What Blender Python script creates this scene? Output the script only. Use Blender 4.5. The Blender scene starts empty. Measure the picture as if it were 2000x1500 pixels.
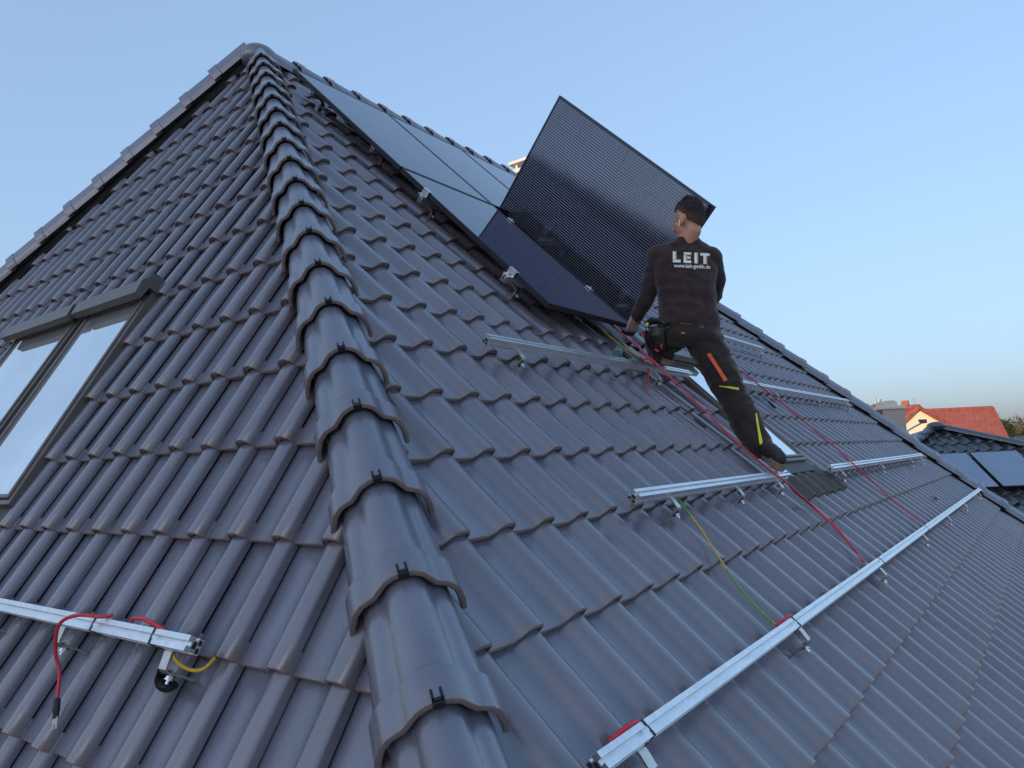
import bpy, bmesh, math, random
import numpy as np
from mathutils import Vector, Matrix, noise
from mathutils.bvhtree import BVHTree

random.seed(7)
sc = bpy.context.scene
COL = sc.collection
Z0 = 7.17                                     # height of the local origin above the ground

# ---------------------------------------------------------------- camera
CAM = Vector((-2.5701, -3.5472, -1.9703 + Z0))
RGT = Vector((0.59486, -0.80263, -0.04388))
DWN = Vector((0.05785, 0.09719, -0.99358))
FWD = Vector((0.80175, 0.58850, 0.10424))
FPX = 1423.44
cd = bpy.data.cameras.new('camera')
cd.sensor_fit = 'HORIZONTAL'; cd.sensor_width = 36.0
cd.lens = FPX / 2000.0 * 36.0
cd.clip_start = 0.05; cd.clip_end = 2000
cam = bpy.data.objects.new('camera', cd); COL.objects.link(cam)
cam.matrix_world = Matrix(((RGT.x, -DWN.x, -FWD.x, CAM.x), (RGT.y, -DWN.y, -FWD.y, CAM.y),
                           (RGT.z, -DWN.z, -FWD.z, CAM.z), (0, 0, 0, 1)))
sc.camera = cam

# ---------------------------------------------------------------- light
SUN_EL, SUN_AZ = math.radians(8.0), math.radians(176)     # azimuth counter-clockwise from +X
SUN_DIR = Vector((math.cos(SUN_AZ) * math.cos(SUN_EL), math.sin(SUN_AZ) * math.cos(SUN_EL), math.sin(SUN_EL)))
world = bpy.data.worlds.new('World'); sc.world = world; world.use_nodes = True
wt = world.node_tree; wt.nodes.clear()
sky = wt.nodes.new('ShaderNodeTexSky'); sky.sky_type = 'NISHITA'; sky.sun_disc = False
sky.sun_elevation = SUN_EL; sky.sun_rotation = math.pi / 2 - SUN_AZ
sky.altitude = 200; sky.air_density = 1.0; sky.dust_density = 4.0; sky.ozone_density = 5.0
bg = wt.nodes.new('ShaderNodeBackground'); bg.inputs['Strength'].default_value = 0.15
wo = wt.nodes.new('ShaderNodeOutputWorld')
# the camera compresses the range of the sky: gain * c ** 0.42, the same in every direction
def vm(op, a, b):
    x = wt.nodes.new('ShaderNodeVectorMath'); x.operation = op
    for v_, s_ in ((a, x.inputs[0]), (b, x.inputs[1])):
        if isinstance(v_, tuple): s_.default_value = v_
        else: wt.links.new(v_, s_)
    return x.outputs[0]
sk = vm('MULTIPLY', vm('POWER', sky.outputs[0], (0.42, 0.42, 0.42)), (2.76, 2.74, 2.93))
wt.links.new(sk, bg.inputs[0]); wt.links.new(bg.outputs[0], wo.inputs[0])
sl = bpy.data.lights.new('sun', 'SUN'); sl.energy = 3.0; sl.angle = math.radians(0.5); sl.color = (1.0, 0.72, 0.45)
so = bpy.data.objects.new('sun', sl); COL.objects.link(so)
so.rotation_euler = SUN_DIR.to_track_quat('Z', 'Y').to_euler()
so.location = (-20, 0, 30)
vs = sc.view_settings
vs.view_transform = 'Standard'; vs.look = 'None'; vs.gamma = 1.0; vs.use_curve_mapping = False
vs.exposure = 0.6

# ---------------------------------------------------------------- frames of the two roof slopes
PR, PL = 0.78120, 1.03000
eX = Vector((1, 0, 0)); dR = Vector((0, -math.cos(PR), -math.sin(PR))); nR = Vector((0, -math.sin(PR), math.cos(PR)))
eY = Vector((0, -1, 0)); dL = Vector((-math.cos(PL), 0, -math.sin(PL))); nL = Vector((-math.sin(PL), 0, math.cos(PL)))
OZ = Vector((0, 0, Z0))
def Rp(x, d, h=0.0): return OZ + eX * x + dR * d + nR * h
def Lp(x, d, h=0.0): return OZ + eY * x + dL * d + nL * h
def frame(ax, dn, n, o): # matrix whose x runs along the course, y up the slope, z out of the roof
    u = -dn
    return Matrix(((ax.x, u.x, n.x, o.x), (ax.y, u.y, n.y, o.y), (ax.z, u.z, n.z, o.z), (0, 0, 0, 1)))
def RM(x, d, h=0.0): return frame(eX, dR, nR, Rp(x, d, h))
def LM(x, d, h=0.0): return frame(eY, dL, nL, Lp(x, d, h))
def at(px, py, t): return CAM + (RGT * ((px - 1000) / FPX) + DWN * ((py - 750) / FPX) + FWD) * t
def ray(px, py): return (RGT * ((px - 1000) / FPX) + DWN * ((py - 750) / FPX) + FWD)
def onR(px, py, h=0.0):
    r = ray(px, py); o = OZ + nR * h; return CAM + r * ((o - CAM).dot(nR) / r.dot(nR))
def onL(px, py, h=0.0):
    r = ray(px, py); o = OZ + nL * h; return CAM + r * ((o - CAM).dot(nL) / r.dot(nL))
def pix(p):
    q = p - CAM; z = q.dot(FWD); return (1000 + FPX * q.dot(RGT) / z, 750 + FPX * q.dot(DWN) / z, z)

# ---------------------------------------------------------------- material helpers
class NT:
    def __init__(s, name):
        s.m = bpy.data.materials.new(name); s.m.use_nodes = True; s.t = s.m.node_tree; s.t.nodes.clear()
        s.out = s.n('ShaderNodeOutputMaterial'); s.b = s.n('ShaderNodeBsdfPrincipled'); s.l(s.b.outputs[0], s.out.inputs[0])
    def n(s, k, **kw):
        x = s.t.nodes.new(k)
        for a, v in kw.items(): setattr(x, a, v)
        return x
    def l(s, a, b): s.t.links.new(a, b)
    def val(s, x, sock):
        if isinstance(x, (int, float)): sock.default_value = x
        elif isinstance(x, (tuple, list)): sock.default_value = (*x, 1) if len(x) == 3 and sock.type == 'RGBA' else x
        else: s.l(x, sock)
    def math(s, op, a, b=0.0, c=None, clamp=False):
        x = s.n('ShaderNodeMath', operation=op, use_clamp=clamp); s.val(a, x.inputs[0]); s.val(b, x.inputs[1])
        if c is not None: s.val(c, x.inputs[2])
        return x.outputs[0]
    def noise(s, vec, scale, detail=3, rough=0.55):
        x = s.n('ShaderNodeTexNoise'); x.inputs['Scale'].default_value = scale; x.inputs['Detail'].default_value = detail
        x.inputs['Roughness'].default_value = rough
        if vec is not None: s.l(vec, x.inputs['Vector'])
        return x.outputs['Fac']
    def ramp(s, f, *stops):
        x = s.n('ShaderNodeValToRGB'); e = x.color_ramp.elements
        while len(e) < len(stops): e.new(0.5)
        for k, (p, c) in enumerate(stops): e[k].position = p; e[k].color = (*c, 1) if len(c) == 3 else c
        s.l(f, x.inputs[0]); return x.outputs[0]
    def mix(s, f, a, b):
        x = s.n('ShaderNodeMix', data_type='RGBA'); s.val(f, x.inputs[0]); s.val(a, x.inputs[6]); s.val(b, x.inputs[7]); return x.outputs[2]
    def pos(s): return s.n('ShaderNodeNewGeometry').outputs['Position']
    def obj(s): return s.n('ShaderNodeTexCoord').outputs['Object']
    def uv(s):
        x = s.n('ShaderNodeSeparateXYZ'); s.l(s.n('ShaderNodeTexCoord').outputs['UV'], x.inputs[0]); return x.outputs[0], x.outputs[1]
    def bump(s, h, strength=0.3, dist=0.01):
        x = s.n('ShaderNodeBump'); x.inputs['Strength'].default_value = strength; x.inputs['Distance'].default_value = dist
        s.l(h, x.inputs['Height']); s.l(x.outputs[0], s.b.inputs['Normal'])
    def set(s, **kw):
        nm = dict(col='Base Color', rough='Roughness', metal='Metallic', spec='Specular IOR Level', coat='Coat Weight', coatr='Coat Roughness',
                  trans='Transmission Weight', ior='IOR', sheen='Sheen Weight', alpha='Alpha', emit='Emission Color', emits='Emission Strength', sss='Subsurface Weight')
        for k, v in kw.items(): s.val(v, s.b.inputs[nm[k]])
        return s.m

def simple(name, col, rough=0.6, metal=0.0, var=0.18, scale=40.0, bump=0.1, bd=0.002, spec=0.5):
    k = NT(name); p = k.pos(); f = k.noise(p, scale, 4)
    lo = tuple(c * (1 - var) for c in col); hi = tuple(min(1, c * (1 + var)) for c in col)
    g = k.noise(p, scale * 0.13, 3)
    c = k.ramp(k.math('MULTIPLY_ADD', g, 0.5, k.math('MULTIPLY', f, 0.5)), (0.3, lo), (0.7, hi))
    k.set(col=c, metal=metal, spec=spec, rough=k.math('MULTIPLY_ADD', g, 0.16, rough - 0.08))
    if bump: k.bump(f, bump, bd)
    return k.m

def tile_mat(name, base, brown, rough):
    k = NT(name); u, v = k.uv(); p = k.pos()
    f1 = k.noise(p, 220, 2); f2 = k.noise(p, 5.5, 3); f3 = k.noise(p, 38, 4)
    edge = k.math('SUBTRACT', 1.0, k.math('DIVIDE', v, 0.026), clamp=True)          # v is 0 at the foot of the tile, in metres
    edge = k.math('MULTIPLY', edge, k.math('MULTIPLY_ADD', f3, 1.3, 0.15), clamp=True)
    body = k.mix(k.ramp(f2, (0.35, (0, 0, 0)), (0.68, (1, 1, 1))), tuple(c * 0.86 for c in base), tuple(c * 1.12 for c in base))
    body = k.mix(k.ramp(f3, (0.5, (0, 0, 0)), (0.75, (0.35, 0.35, 0.35))), body, tuple(0.6 * a + 0.4 * b for a, b in zip(base, brown)))
    body = k.mix(k.ramp(f1, (0.68, (0, 0, 0)), (0.8, (0.5, 0.5, 0.5))), body, tuple(c * 1.35 for c in base))
    roll = k.math('MULTIPLY', k.ramp(u, (0.0, (0, 0, 0)), (0.56, (0, 0, 0)), (0.74, (1, 1, 1))), k.math('MULTIPLY_ADD', f2, 0.6, 0.25))
    body = k.mix(roll, body, tuple(0.62 * a + 0.40 * b for a, b in zip(base, brown)))
    at_ = k.n('ShaderNodeAttribute'); at_.attribute_name = 'rnd'
    rn = k.math('FRACT', k.math('ADD', k.n('ShaderNodeObjectInfo').outputs['Random'], at_.outputs['Fac']))
    body = k.mix(k.math('MULTIPLY', rn, 0.34), body, tuple(c * 0.45 for c in base))
    c = k.mix(k.math('MULTIPLY', edge, 0.75), body, brown)
    k.set(col=c, ior=1.95, spec=0.5, rough=k.math('MULTIPLY_ADD', f2, 0.14, k.math('MULTIPLY_ADD', f3, 0.12, rough - 0.13)))
    k.bump(k.math('MULTIPLY_ADD', f3, 0.6, k.math('MULTIPLY', f1, 0.4)), 0.12, 0.0012)
    return k.m

M = {}
M['tile'] = tile_mat('anthracite_engobe', (0.155, 0.160, 0.210), (0.20, 0.125, 0.095), 0.27)
M['tile2'] = tile_mat('black_glazed_tile', (0.036, 0.044, 0.064), (0.04, 0.035, 0.03), 0.30)
M['under'] = simple('roof_underlay', (0.018, 0.017, 0.016), 0.9)
M['alu'] = simple('aluminium', (0.78, 0.79, 0.81), 0.36, 1.0, 0.16, 45, 0.06, 0.0006)
M['steel'] = simple('stainless_steel', (0.60, 0.58, 0.55), 0.33, 1.0, 0.15, 60, 0.05, 0.0005)
M['blackframe'] = simple('black_anodised', (0.016, 0.016, 0.018), 0.38, 0.0, 0.2, 30, 0)
M['bronze'] = simple('window_cladding', (0.15, 0.130, 0.118), 0.42, 0.3, 0.15, 30, 0.05)
M['darkcav'] = simple('cavity_shade', (0.012, 0.012, 0.012), 0.7)  # near-black that paints the shade inside rail hollows and hook slots
M['clip'] = simple('clip_metal', (0.03, 0.03, 0.035), 0.45, 0.6)
M['lead'] = simple('lead_apron', (0.085, 0.076, 0.070), 0.62, 0.15, 0.3, 18, 0.35, 0.006)
M['red'] = simple('red_cable', (0.62, 0.035, 0.055), 0.42, 0, 0.1, 30, 0)
M['yellow'] = simple('yellow_cable', (0.62, 0.40, 0.03), 0.45, 0, 0.1, 30, 0)
M['blackp'] = simple('black_plastic', (0.014, 0.014, 0.015), 0.42, 0, 0.2, 40, 0.1)
M['wall'] = simple('white_render', (0.62, 0.60, 0.56), 0.85, 0, 0.08, 25, 0.3, 0.004)
M['cream'] = simple('cream_render', (0.80, 0.68, 0.48), 0.85, 0, 0.06, 8, 0.2, 0.004)
M['brick'] = simple('brick_red', (0.30, 0.10, 0.06), 0.85, 0, 0.3, 12, 0.3, 0.006)
M['concrete'] = simple('chimney_concrete', (0.42, 0.36, 0.32), 0.85, 0, 0.15, 14, 0.3, 0.004)
M['capstone'] = simple('cap_concrete', (0.64, 0.58, 0.52), 0.8, 0, 0.1, 10, 0.2, 0.004)
M['bark'] = simple('bark', (0.07, 0.055, 0.042), 0.9, 0, 0.3, 8, 0.5, 0.02)
def glossy_glass(name, col, rough, coat=0.0, ior=1.5):
    k = NT(name); p = k.pos(); f = k.noise(p, 1.7, 3); g = k.noise(p, 90, 3)
    k.set(col=k.mix(f, tuple(c * 0.8 for c in col), tuple(c * 1.2 for c in col)), ior=ior,
          rough=k.math('MULTIPLY_ADD', f, 0.05, k.math('MULTIPLY_ADD', g, 0.02, rough - 0.03)))
    return k.m
M['pvglass'] = glossy_glass('solar_glass', (0.009, 0.014, 0.060), 0.06, ior=1.6); M['pvglass'].node_tree.nodes['Principled BSDF'].inputs['Specular Tint'].default_value = (0.70, 0.84, 1.0, 1)
M['pvsky'] = glossy_glass('sky_tint_solar_glass', (0.21, 0.27, 0.37), 0.12)  # sky reflection on the neighbour's panels put into the base colour
M['pane'] = glossy_glass('window_glass', (0.80, 0.84, 0.86), 0.03); M['pane'].node_tree.nodes['Principled BSDF'].inputs['Metallic'].default_value = 0.8
k = NT('solar_cell_busbars'); u, v = k.uv()
fr = k.math('FRACT', k.math('MULTIPLY', v, 9.0)); ln = k.math('LESS_THAN', k.math('ABSOLUTE', k.math('SUBTRACT', fr, 0.5)), 0.075)
cc = k.mix(ln, (0.005, 0.0065, 0.016), (0.29, 0.31, 0.36))
k.set(col=cc, rough=0.13, ior=2.0); k.b.inputs['Specular Tint'].default_value = (0.62, 0.76, 1.0, 1); M['cell'] = k.m
k = NT('earth_cable'); u, v = k.uv()
c = k.mix(k.math('GREATER_THAN', k.noise(k.pos(), 4.0, 1), 0.48), (0.62, 0.40, 0.03), (0.14, 0.36, 0.05))
k.set(col=c, rough=0.45); M['earth'] = k.m
k = NT('red_roof_tiles'); u, v = k.uv(); p = k.pos()
row = k.math('FRACT', k.math('MULTIPLY', v, 2.9)); colm = k.math('FRACT', k.math('MULTIPLY', u, 3.3))
f = k.noise(p, 2.5, 4)
c = k.mix(k.ramp(f, (0.35, (0, 0, 0)), (0.7, (1, 1, 1))), (0.27, 0.068, 0.048), (0.36, 0.10, 0.07))
k.set(col=c, rough=0.75); k.bump(k.math('ADD', row, k.math('MULTIPLY', k.math('ABSOLUTE', k.math('SUBTRACT', colm, 0.5)), 0.5)), 0.9, 0.06); M['redroof'] = k.m
k = NT('bounce_ground'); p = k.pos(); f = k.noise(p, 0.12, 5); g = k.noise(p, 3, 5)
k.set(col=k.mix(g, k.mix(f, (0.30, 0.26, 0.20), (0.38, 0.34, 0.28)), (0.24, 0.22, 0.17)), rough=0.95); k.bump(g, 0.5, 0.05); M['pale_ground'] = k.m  # unseen ground made pale to bounce light onto the left slope
def leafmat(name, a, b):
    k = NT(name); f = k.noise(k.pos(), 1.3, 3)
    k.set(col=k.mix(k.ramp(f, (0.35, (0, 0, 0)), (0.7, (1, 1, 1))), a, b), rough=0.7); return k.m
M['leaf'] = leafmat('dark_foliage', (0.018, 0.035, 0.012), (0.05, 0.075, 0.025))
M['leaf2'] = leafmat('budding_foliage', (0.07, 0.06, 0.035), (0.14, 0.12, 0.06))
def cloth(name, col, rough=0.9, sheen=0.25, bs=0.35):
    k = NT(name); p = k.obj(); w = k.noise(p, 420, 2); f = k.noise(p, 16, 4); g = k.noise(p, 5, 3)
    k.set(col=k.mix(k.ramp(f, (0.3, (0, 0, 0)), (0.75, (1, 1, 1))), tuple(c * 0.75 for c in col), tuple(c * 1.3 for c in col)), rough=rough, sheen=sheen, spec=0.2)
    k.bump(k.math('MULTIPLY_ADD', f, 1.0, k.math('MULTIPLY_ADD', g, 1.2, k.math('MULTIPLY', w, 0.15))), bs, 0.02); return k.m
M['sweater'] = cloth('dark_brown_sweatshirt', (0.040, 0.024, 0.024))
M['trousers'] = cloth('black_work_trousers', (0.030, 0.022, 0.020), 0.85)
M['skin'] = simple('skin', (0.56, 0.27, 0.19), 0.5, 0, 0.1, 30, 0.12, 0.003)
k = NT('hair'); u, v = k.uv(); f = k.noise(k.obj(), 260, 4); g = k.noise(k.obj(), 60, 3)
c = k.mix(f, (0.010, 0.007, 0.006), (0.045, 0.029, 0.022))
c = k.mix(k.math('MULTIPLY', k.ramp(v, (0.66, (0, 0, 0)), (1.0, (1, 1, 1))), k.math('MULTIPLY_ADD', g, 0.9, 0.05)), c, (0.30, 0.15, 0.105))
k.set(col=c, rough=0.7); k.bump(f, 1.0, 0.01); M['hair'] = k.m
M['glove'] = simple('grey_pink_glove', (0.38, 0.26, 0.24), 0.8, 0, 0.15, 80, 0.3)
M['boot'] = simple('boot_leather', (0.022, 0.018, 0.016), 0.6, 0, 0.3, 40, 0.3)
M['sole'] = simple('boot_sole', (0.25, 0.18, 0.135), 0.8, 0, 0.35, 30, 0.5)
M['orange'] = simple('orange_trim', (0.80, 0.12, 0.03), 0.6, 0, 0.1, 40, 0)
M['neon'] = simple('yellow_trim', (0.72, 0.72, 0.04), 0.6, 0, 0.1, 40, 0)
M['white'] = simple('white_print', (0.80, 0.79, 0.76), 0.6, 0, 0.03, 40, 0)
M['gold'] = simple('yellow_print', (0.50, 0.33, 0.06), 0.6, 0, 0.05, 40, 0)
M['teal'] = simple('teal_plastic', (0.10, 0.20, 0.17), 0.45)
M['grey'] = simple('grey_wall', (0.17, 0.16, 0.155), 0.85)

# ---------------------------------------------------------------- object helpers
WORLDM = {}
def link(o, parent=None, world=None):
    COL.objects.link(o)
    w = world if world is not None else Matrix.Identity(4)
    if parent is not None:
        o.parent = parent; o.matrix_parent_inverse = WORLDM[parent.name].inverted()
    o.matrix_basis = w; WORLDM[o.name] = w.copy()
    return o
def tag(o, label=None, cat=None, group=None, kind=None):
    for k_, v_ in (('label', label), ('category', cat), ('group', group), ('kind', kind)):
        if v_: o[k_] = v_
    return o
def empty(name, loc, label=None, cat=None, group=None):
    o = bpy.data.objects.new(name, None); o.empty_display_size = 0.1
    link(o, None, Matrix.Translation(loc)); return tag(o, label, cat, group)
class MB:
    def __init__(s): s.v = []; s.f = []; s.uv = []; s.mi = []; s.cm = 0
    def add(s, vs_, fs, mat=None, uvs=None):
        o = len(s.v)
        s.v += [tuple(mat @ Vector(p)) if mat is not None else tuple(p) for p in vs_]
        s.uv += list(uvs) if uvs is not None else [(p[0], p[1]) for p in vs_]
        s.f += [tuple(i + o for i in f) for f in fs]; s.mi += [s.cm] * len(fs); return s
    def box(s, lo, hi, mat=None, bev=0.0):
        x0, y0, z0 = lo; x1, y1, z1 = hi
        b = min(bev, 0.45 * (x1 - x0), 0.45 * (y1 - y0), 0.45 * (z1 - z0))
        if b <= 0:
            return s.add([(x0, y0, z0), (x1, y0, z0), (x1, y1, z0), (x0, y1, z0), (x0, y0, z1), (x1, y0, z1), (x1, y1, z1), (x0, y1, z1)],
                         [(3, 2, 1, 0), (4, 5, 6, 7), (0, 1, 5, 4), (1, 2, 6, 5), (2, 3, 7, 6), (3, 0, 4, 7)], mat)
        bm = bmesh.new(); bmesh.ops.create_cube(bm, size=1)
        for v in bm.verts: v.co = Vector(((x0 + x1) / 2 + v.co.x * (x1 - x0), (y0 + y1) / 2 + v.co.y * (y1 - y0), (z0 + z1) / 2 + v.co.z * (z1 - z0)))
        bmesh.ops.bevel(bm, geom=bm.edges[:], offset=b, segments=1, affect='EDGES')
        bm.verts.index_update()
        s.add([v.co[:] for v in bm.verts], [tuple(v.index for v in f.verts) for f in bm.faces], mat); bm.free(); return s
    def tube(s, pts, r, n=8, cap=True, flat=1.0):
        pts = [Vector(p) for p in pts]; rs = r if isinstance(r, (list, tuple)) else [r] * len(pts)
        rings = []; prev = None
        for i, p in enumerate(pts):
            t = (pts[min(i + 1, len(pts) - 1)] - pts[max(i - 1, 0)]).normalized()
            a = prev - t * prev.dot(t) if prev is not None else t.orthogonal()
            if a.length < 1e-6: a = t.orthogonal()
            a.normalize(); prev = a; b = t.cross(a)
            rings.append([p + (a * math.cos(q * 2 * math.pi / n) + b * math.sin(q * 2 * math.pi / n) * flat) * rs[i] for q in range(n)])
        vs_ = [q for rg in rings for q in rg]; fs = []
        for i in range(len(pts) - 1):
            for q in range(n): fs.append((i * n + q, i * n + (q + 1) % n, (i + 1) * n + (q + 1) % n, (i + 1) * n + q))
        if cap: fs += [tuple(range(n - 1, -1, -1)), tuple(range((len(pts) - 1) * n, len(pts) * n))]
        return s.add(vs_, fs)
    def prism(s, poly, z0, z1, mat=None):
        n = len(poly); vs_ = [(x, y, z0) for x, y in poly] + [(x, y, z1) for x, y in poly]
        fs = [tuple(range(n - 1, -1, -1)), tuple(range(n, 2 * n))] + [(i, (i + 1) % n, n + (i + 1) % n, n + i) for i in range(n)]
        return s.add(vs_, fs, mat)
    def ell(s, c, r, mat=None, n=12, m=8, rot=None):
        vs_ = []; fs = []; c = Vector(c)
        for i in range(m + 1):
            th = math.pi * i / m
            for j in range(n):
                ph = 2 * math.pi * j / n
                q = Vector((r[0] * math.sin(th) * math.cos(ph), r[1] * math.sin(th) * math.sin(ph), r[2] * math.cos(th)))
                if rot is not None: q = rot @ q
                vs_.append(c + q)
        for i in range(m):
            for j in range(n): fs.append((i * n + j, (i + 1) * n + j, (i + 1) * n + (j + 1) % n, i * n + (j + 1) % n))
        return s.add(vs_, fs, mat)
    def mesh(s, name, mats, smooth=35, weld=False):
        me = bpy.data.meshes.new(name); me.from_pydata(s.v, [], s.f)
        for m_ in (mats if isinstance(mats, (list, tuple)) else [mats]): me.materials.append(m_)
        for p, i in zip(me.polygons, s.mi): p.material_index = i
        ul = me.uv_layers.new(name='UVMap'); li = np.empty(len(me.loops), int); me.loops.foreach_get('vertex_index', li)
        ul.data.foreach_set('uv', np.asarray(s.uv, float)[li].ravel())
        if weld:
            bm = bmesh.new(); bm.from_mesh(me); bmesh.ops.remove_doubles(bm, verts=bm.verts[:], dist=1e-5); bm.to_mesh(me); bm.free()
        if smooth:
            me.polygons.foreach_set('use_smooth', [True] * len(me.polygons)); me.set_sharp_from_angle(angle=math.radians(smooth))
        me.update(); return me
    def build(s, name, mats, parent=None, world=None, smooth=35):
        o = bpy.data.objects.new(name, s.mesh(name, mats, smooth)); return link(o, parent, world)
def inst(name, me, parent, world): return link(bpy.data.objects.new(name, me), parent, world)
def spline(pts, n=6):
    pts = [Vector(p) for p in pts]; out = []
    for i in range(len(pts) - 1):
        p0, p1, p2, p3 = pts[max(i - 1, 0)], pts[i], pts[i + 1], pts[min(i + 2, len(pts) - 1)]
        for k_ in range(n):
            t = k_ / n
            out.append(0.5 * ((2 * p1) + (p2 - p0) * t + (2 * p0 - 5 * p1 + 4 * p2 - p3) * t * t + (3 * p1 - p0 - 3 * p2 + p3) * t ** 3))
    return out + [pts[-1]]

# ================================================================ ground
g_ = MB(); n_ = 24
vs_ = []; fs_ = []
for i in range(n_ + 1):
    for j in range(n_ + 1):
        x = -700 + 1400 * i / n_; y = -700 + 1400 * j / n_
        vs_.append((x, y, 0.0))
for i in range(n_):
    for j in range(n_): fs_.append((i * (n_ + 1) + j, (i + 1) * (n_ + 1) + j, (i + 1) * (n_ + 1) + j + 1, i * (n_ + 1) + j + 1))
g_.add(vs_, fs_); tag(g_.build('ground', M['pale_ground']), kind='structure')

# ================================================================ main house
W_, G_ = 0.22228, 0.34
X0R, D0R, X0L, D0L = -0.7116, 2.0507, 1.9371, 1.8317
TR, TL = math.tan(PR), math.tan(PL)
ZAP = 1.63
APEX = OZ + Vector((ZAP / TL, ZAP / TR, ZAP))
RLEN = 4.85
BPEX = APEX + eX * RLEN
hip_near = -Vector((1 / TL, 1 / TR, 1)).normalized()
hip_left = Vector((-1 / TL, 1.1, -1)).normalized()
hip_right = (eX * 0.54 + dR).normalized()
hip_far = (eX * 0.54 + Vector((0, math.cos(PR), -math.sin(PR)))).normalized()
nB = Vector((0, math.sin(PR), math.cos(PR)))                       # rear slope
nE = Vector((math.sin(PR), 0, 0.54)).normalized()                  # far end slope
def nrm(a, b, along):
    n = a + b; n -= n.dot(along) * along; return n.normalized()
hn_near, hn_left, hn_right = nrm(nR, nL, hip_near), nrm(nL, nB, hip_left), nrm(nR, nE, hip_right)
lat_near = hip_near.cross(hn_near)
house = empty('house', (2, 2, 0), 'steep anthracite clay tiled hip roof house in the foreground with the worker on it', 'house')

PROF = [(0, 0), (.14, -.0010), (.34, -.0018), (.57, 0), (.61, .005), (.655, .0165), (.70, .0290), (.75, .0380), (.81, .0425), (.88, .0440), (.95, .0430), (1.0, .0395), (1.03, .031), (1.036, .007)]
LOOPS = [(.03, -.024), (.005, -.024), (.005, -.0135), (0.0, -.0105), (0.0, -.0035), (.0028, 0.0), (.10, 0.0), (.40, 0.0)]
def tile_mb(w=W_, sc_=1.0, g=G_):
    b = MB(); n = len(PROF); vs_ = []; uv = []; fs = []
    for y, dz in LOOPS:
        y2 = y * sc_ if y < 0.2 else g + .06 * sc_
        for u, h in PROF:
            vs_.append((u * w, y2, (-.044 + h + dz) * sc_ - y2 * .027 * sc_ / g)); uv.append((u, y2 if y > .003 or dz == 0 else 0))
    for i in range(len(LOOPS) - 1):
        for j in range(n - 1): fs.append((i * n + j, i * n + j + 1, (i + 1) * n + j + 1, (i + 1) * n + j))
    return b.add(vs_, fs, None, uv)
TB = tile_mb(); TILE = TB.mesh('roof_tile', M['tile'], 40)
TV = np.array(TB.v)

def side(p0, n): return (p0, n.normalized())
lim_near_R = side(APEX - lat_near * 0.025, -lat_near); lim_near_L = side(APEX + lat_near * 0.025, lat_near)
lim_right = side(BPEX, -(hip_right.cross(hn_right)) if (hip_right.cross(hn_right)).dot(eX) > 0 else hip_right.cross(hn_right))
q = hip_left.cross(hn_left); q = q if q.dot(eY) > 0 else -q
lim_left = side(APEX, q)
up_lim_R = side(Rp(0, -2.26), dR)
WINS_L = [(-2.06, -1.09), (-1.00, -0.27)]
SKY_R = (2.40, 3.067, 1.70, 2.97)
cands = []                                     # every roof tile: (frame, planes that cut it)
for j in range(-12, 13):
    d = D0R + j * G_
    for i in range(-14, 52):
        x = X0R + (i - 1) * W_
        if 15 <= i <= 17 and 0 <= j <= 3: continue
        lf = Matrix.Translation((0, .07, .016)) @ Matrix.Rotation(.05, 4, 'X') if (i, j) in ((13, -1), (14, -1), (12, 0)) else Matrix.Identity(4)   # pushed up to fix the hooks
        cands.append((RM(x, d) @ lf, [lim_near_R, lim_right, up_lim_R], 'R', x, d))
for j in range(-10, 11):
    d = D0L + j * G_
    for i in range(-36, 16):
        x = X0L + (i - .70) * W_; pl = [lim_near_L, lim_left]
        if -1 <= j <= 2 and x + W_ * 1.04 > -2.10 and x < -0.33:
            if x + W_ > -0.27: pl = pl + [side(Lp(-.305, 0), eY)]
            elif x < -2.10: pl = pl + [side(Lp(-2.10, 0), -eY)]
            else: continue
        cands.append((LM(x, d), pl, 'L', x, d))
ready = []
rng = random.Random(3)
for mtx, planes, face, x, d in cands:
    mtx = mtx @ Matrix.Translation((rng.uniform(-.0015, .0015), rng.uniform(-.003, .003), rng.uniform(-.0012, .0012))) @ Matrix.Rotation(rng.uniform(-.004, .004), 4, 'Z') @ Matrix.Rotation(rng.uniform(-.006, .006), 4, 'Y')
    A_ = np.array(mtx); P_ = TV @ A_[:3, :3].T + A_[:3, 3]
    cut = False; gone = False
    for p0, n in planes:
        s_ = (P_ - np.array(p0)) @ np.array(n)
        if s_.max() <= 0.01: gone = True; break
        if s_.min() < 0: cut = True
    if gone: continue
    # share of the picture
    vis = 0; q4 = []
    for uu in (.1, .5, .9):
        for vv in (.03, .17, .31):
            p = mtx @ Vector((uu * W_, vv, 0)); px, py, t = pix(p)
            if uu in (.1, .9) and vv in (.03, .31): q4.append((px, py))
            if t > .2 and 0 < px < 2000 and 0 < py < 1500 and all((p - p0).dot(n) > 0 for p0, n in planes): vis += 1
    ar = abs((q4[3][0] - q4[0][0]) * (q4[2][1] - q4[1][1]) - (q4[3][1] - q4[0][1]) * (q4[2][0] - q4[1][0])) / 2 * vis / 9
    if face == 'R' and (.9 < x + .1 < 4.2 and -1.8 < d - .17 < 0 or .9 < x + .1 < 2.0 and 0 <= d - .17 < 1.65): ar = 0
    ready.append((ar, len(ready), mtx, cut, planes, face))
ready.sort(key=lambda r: (-r[0], r[1]))
def cut_mesh(mtx, planes):
    bm = bmesh.new(); bm.from_mesh(TILE); bm.transform(mtx)
    for p0, n in planes:
        bmesh.ops.bisect_plane(bm, geom=bm.verts[:] + bm.edges[:] + bm.faces[:], plane_co=p0, plane_no=n, clear_inner=True)
    if not bm.faces: bm.free(); return None
    return bm
field = bmesh.new(); field.from_mesh(TILE); field.clear(); field.loops.layers.uv.verify()
n_ind = 0
tmpme = bpy.data.meshes.new('tmp')
FM = MB(); FRND = []
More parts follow.
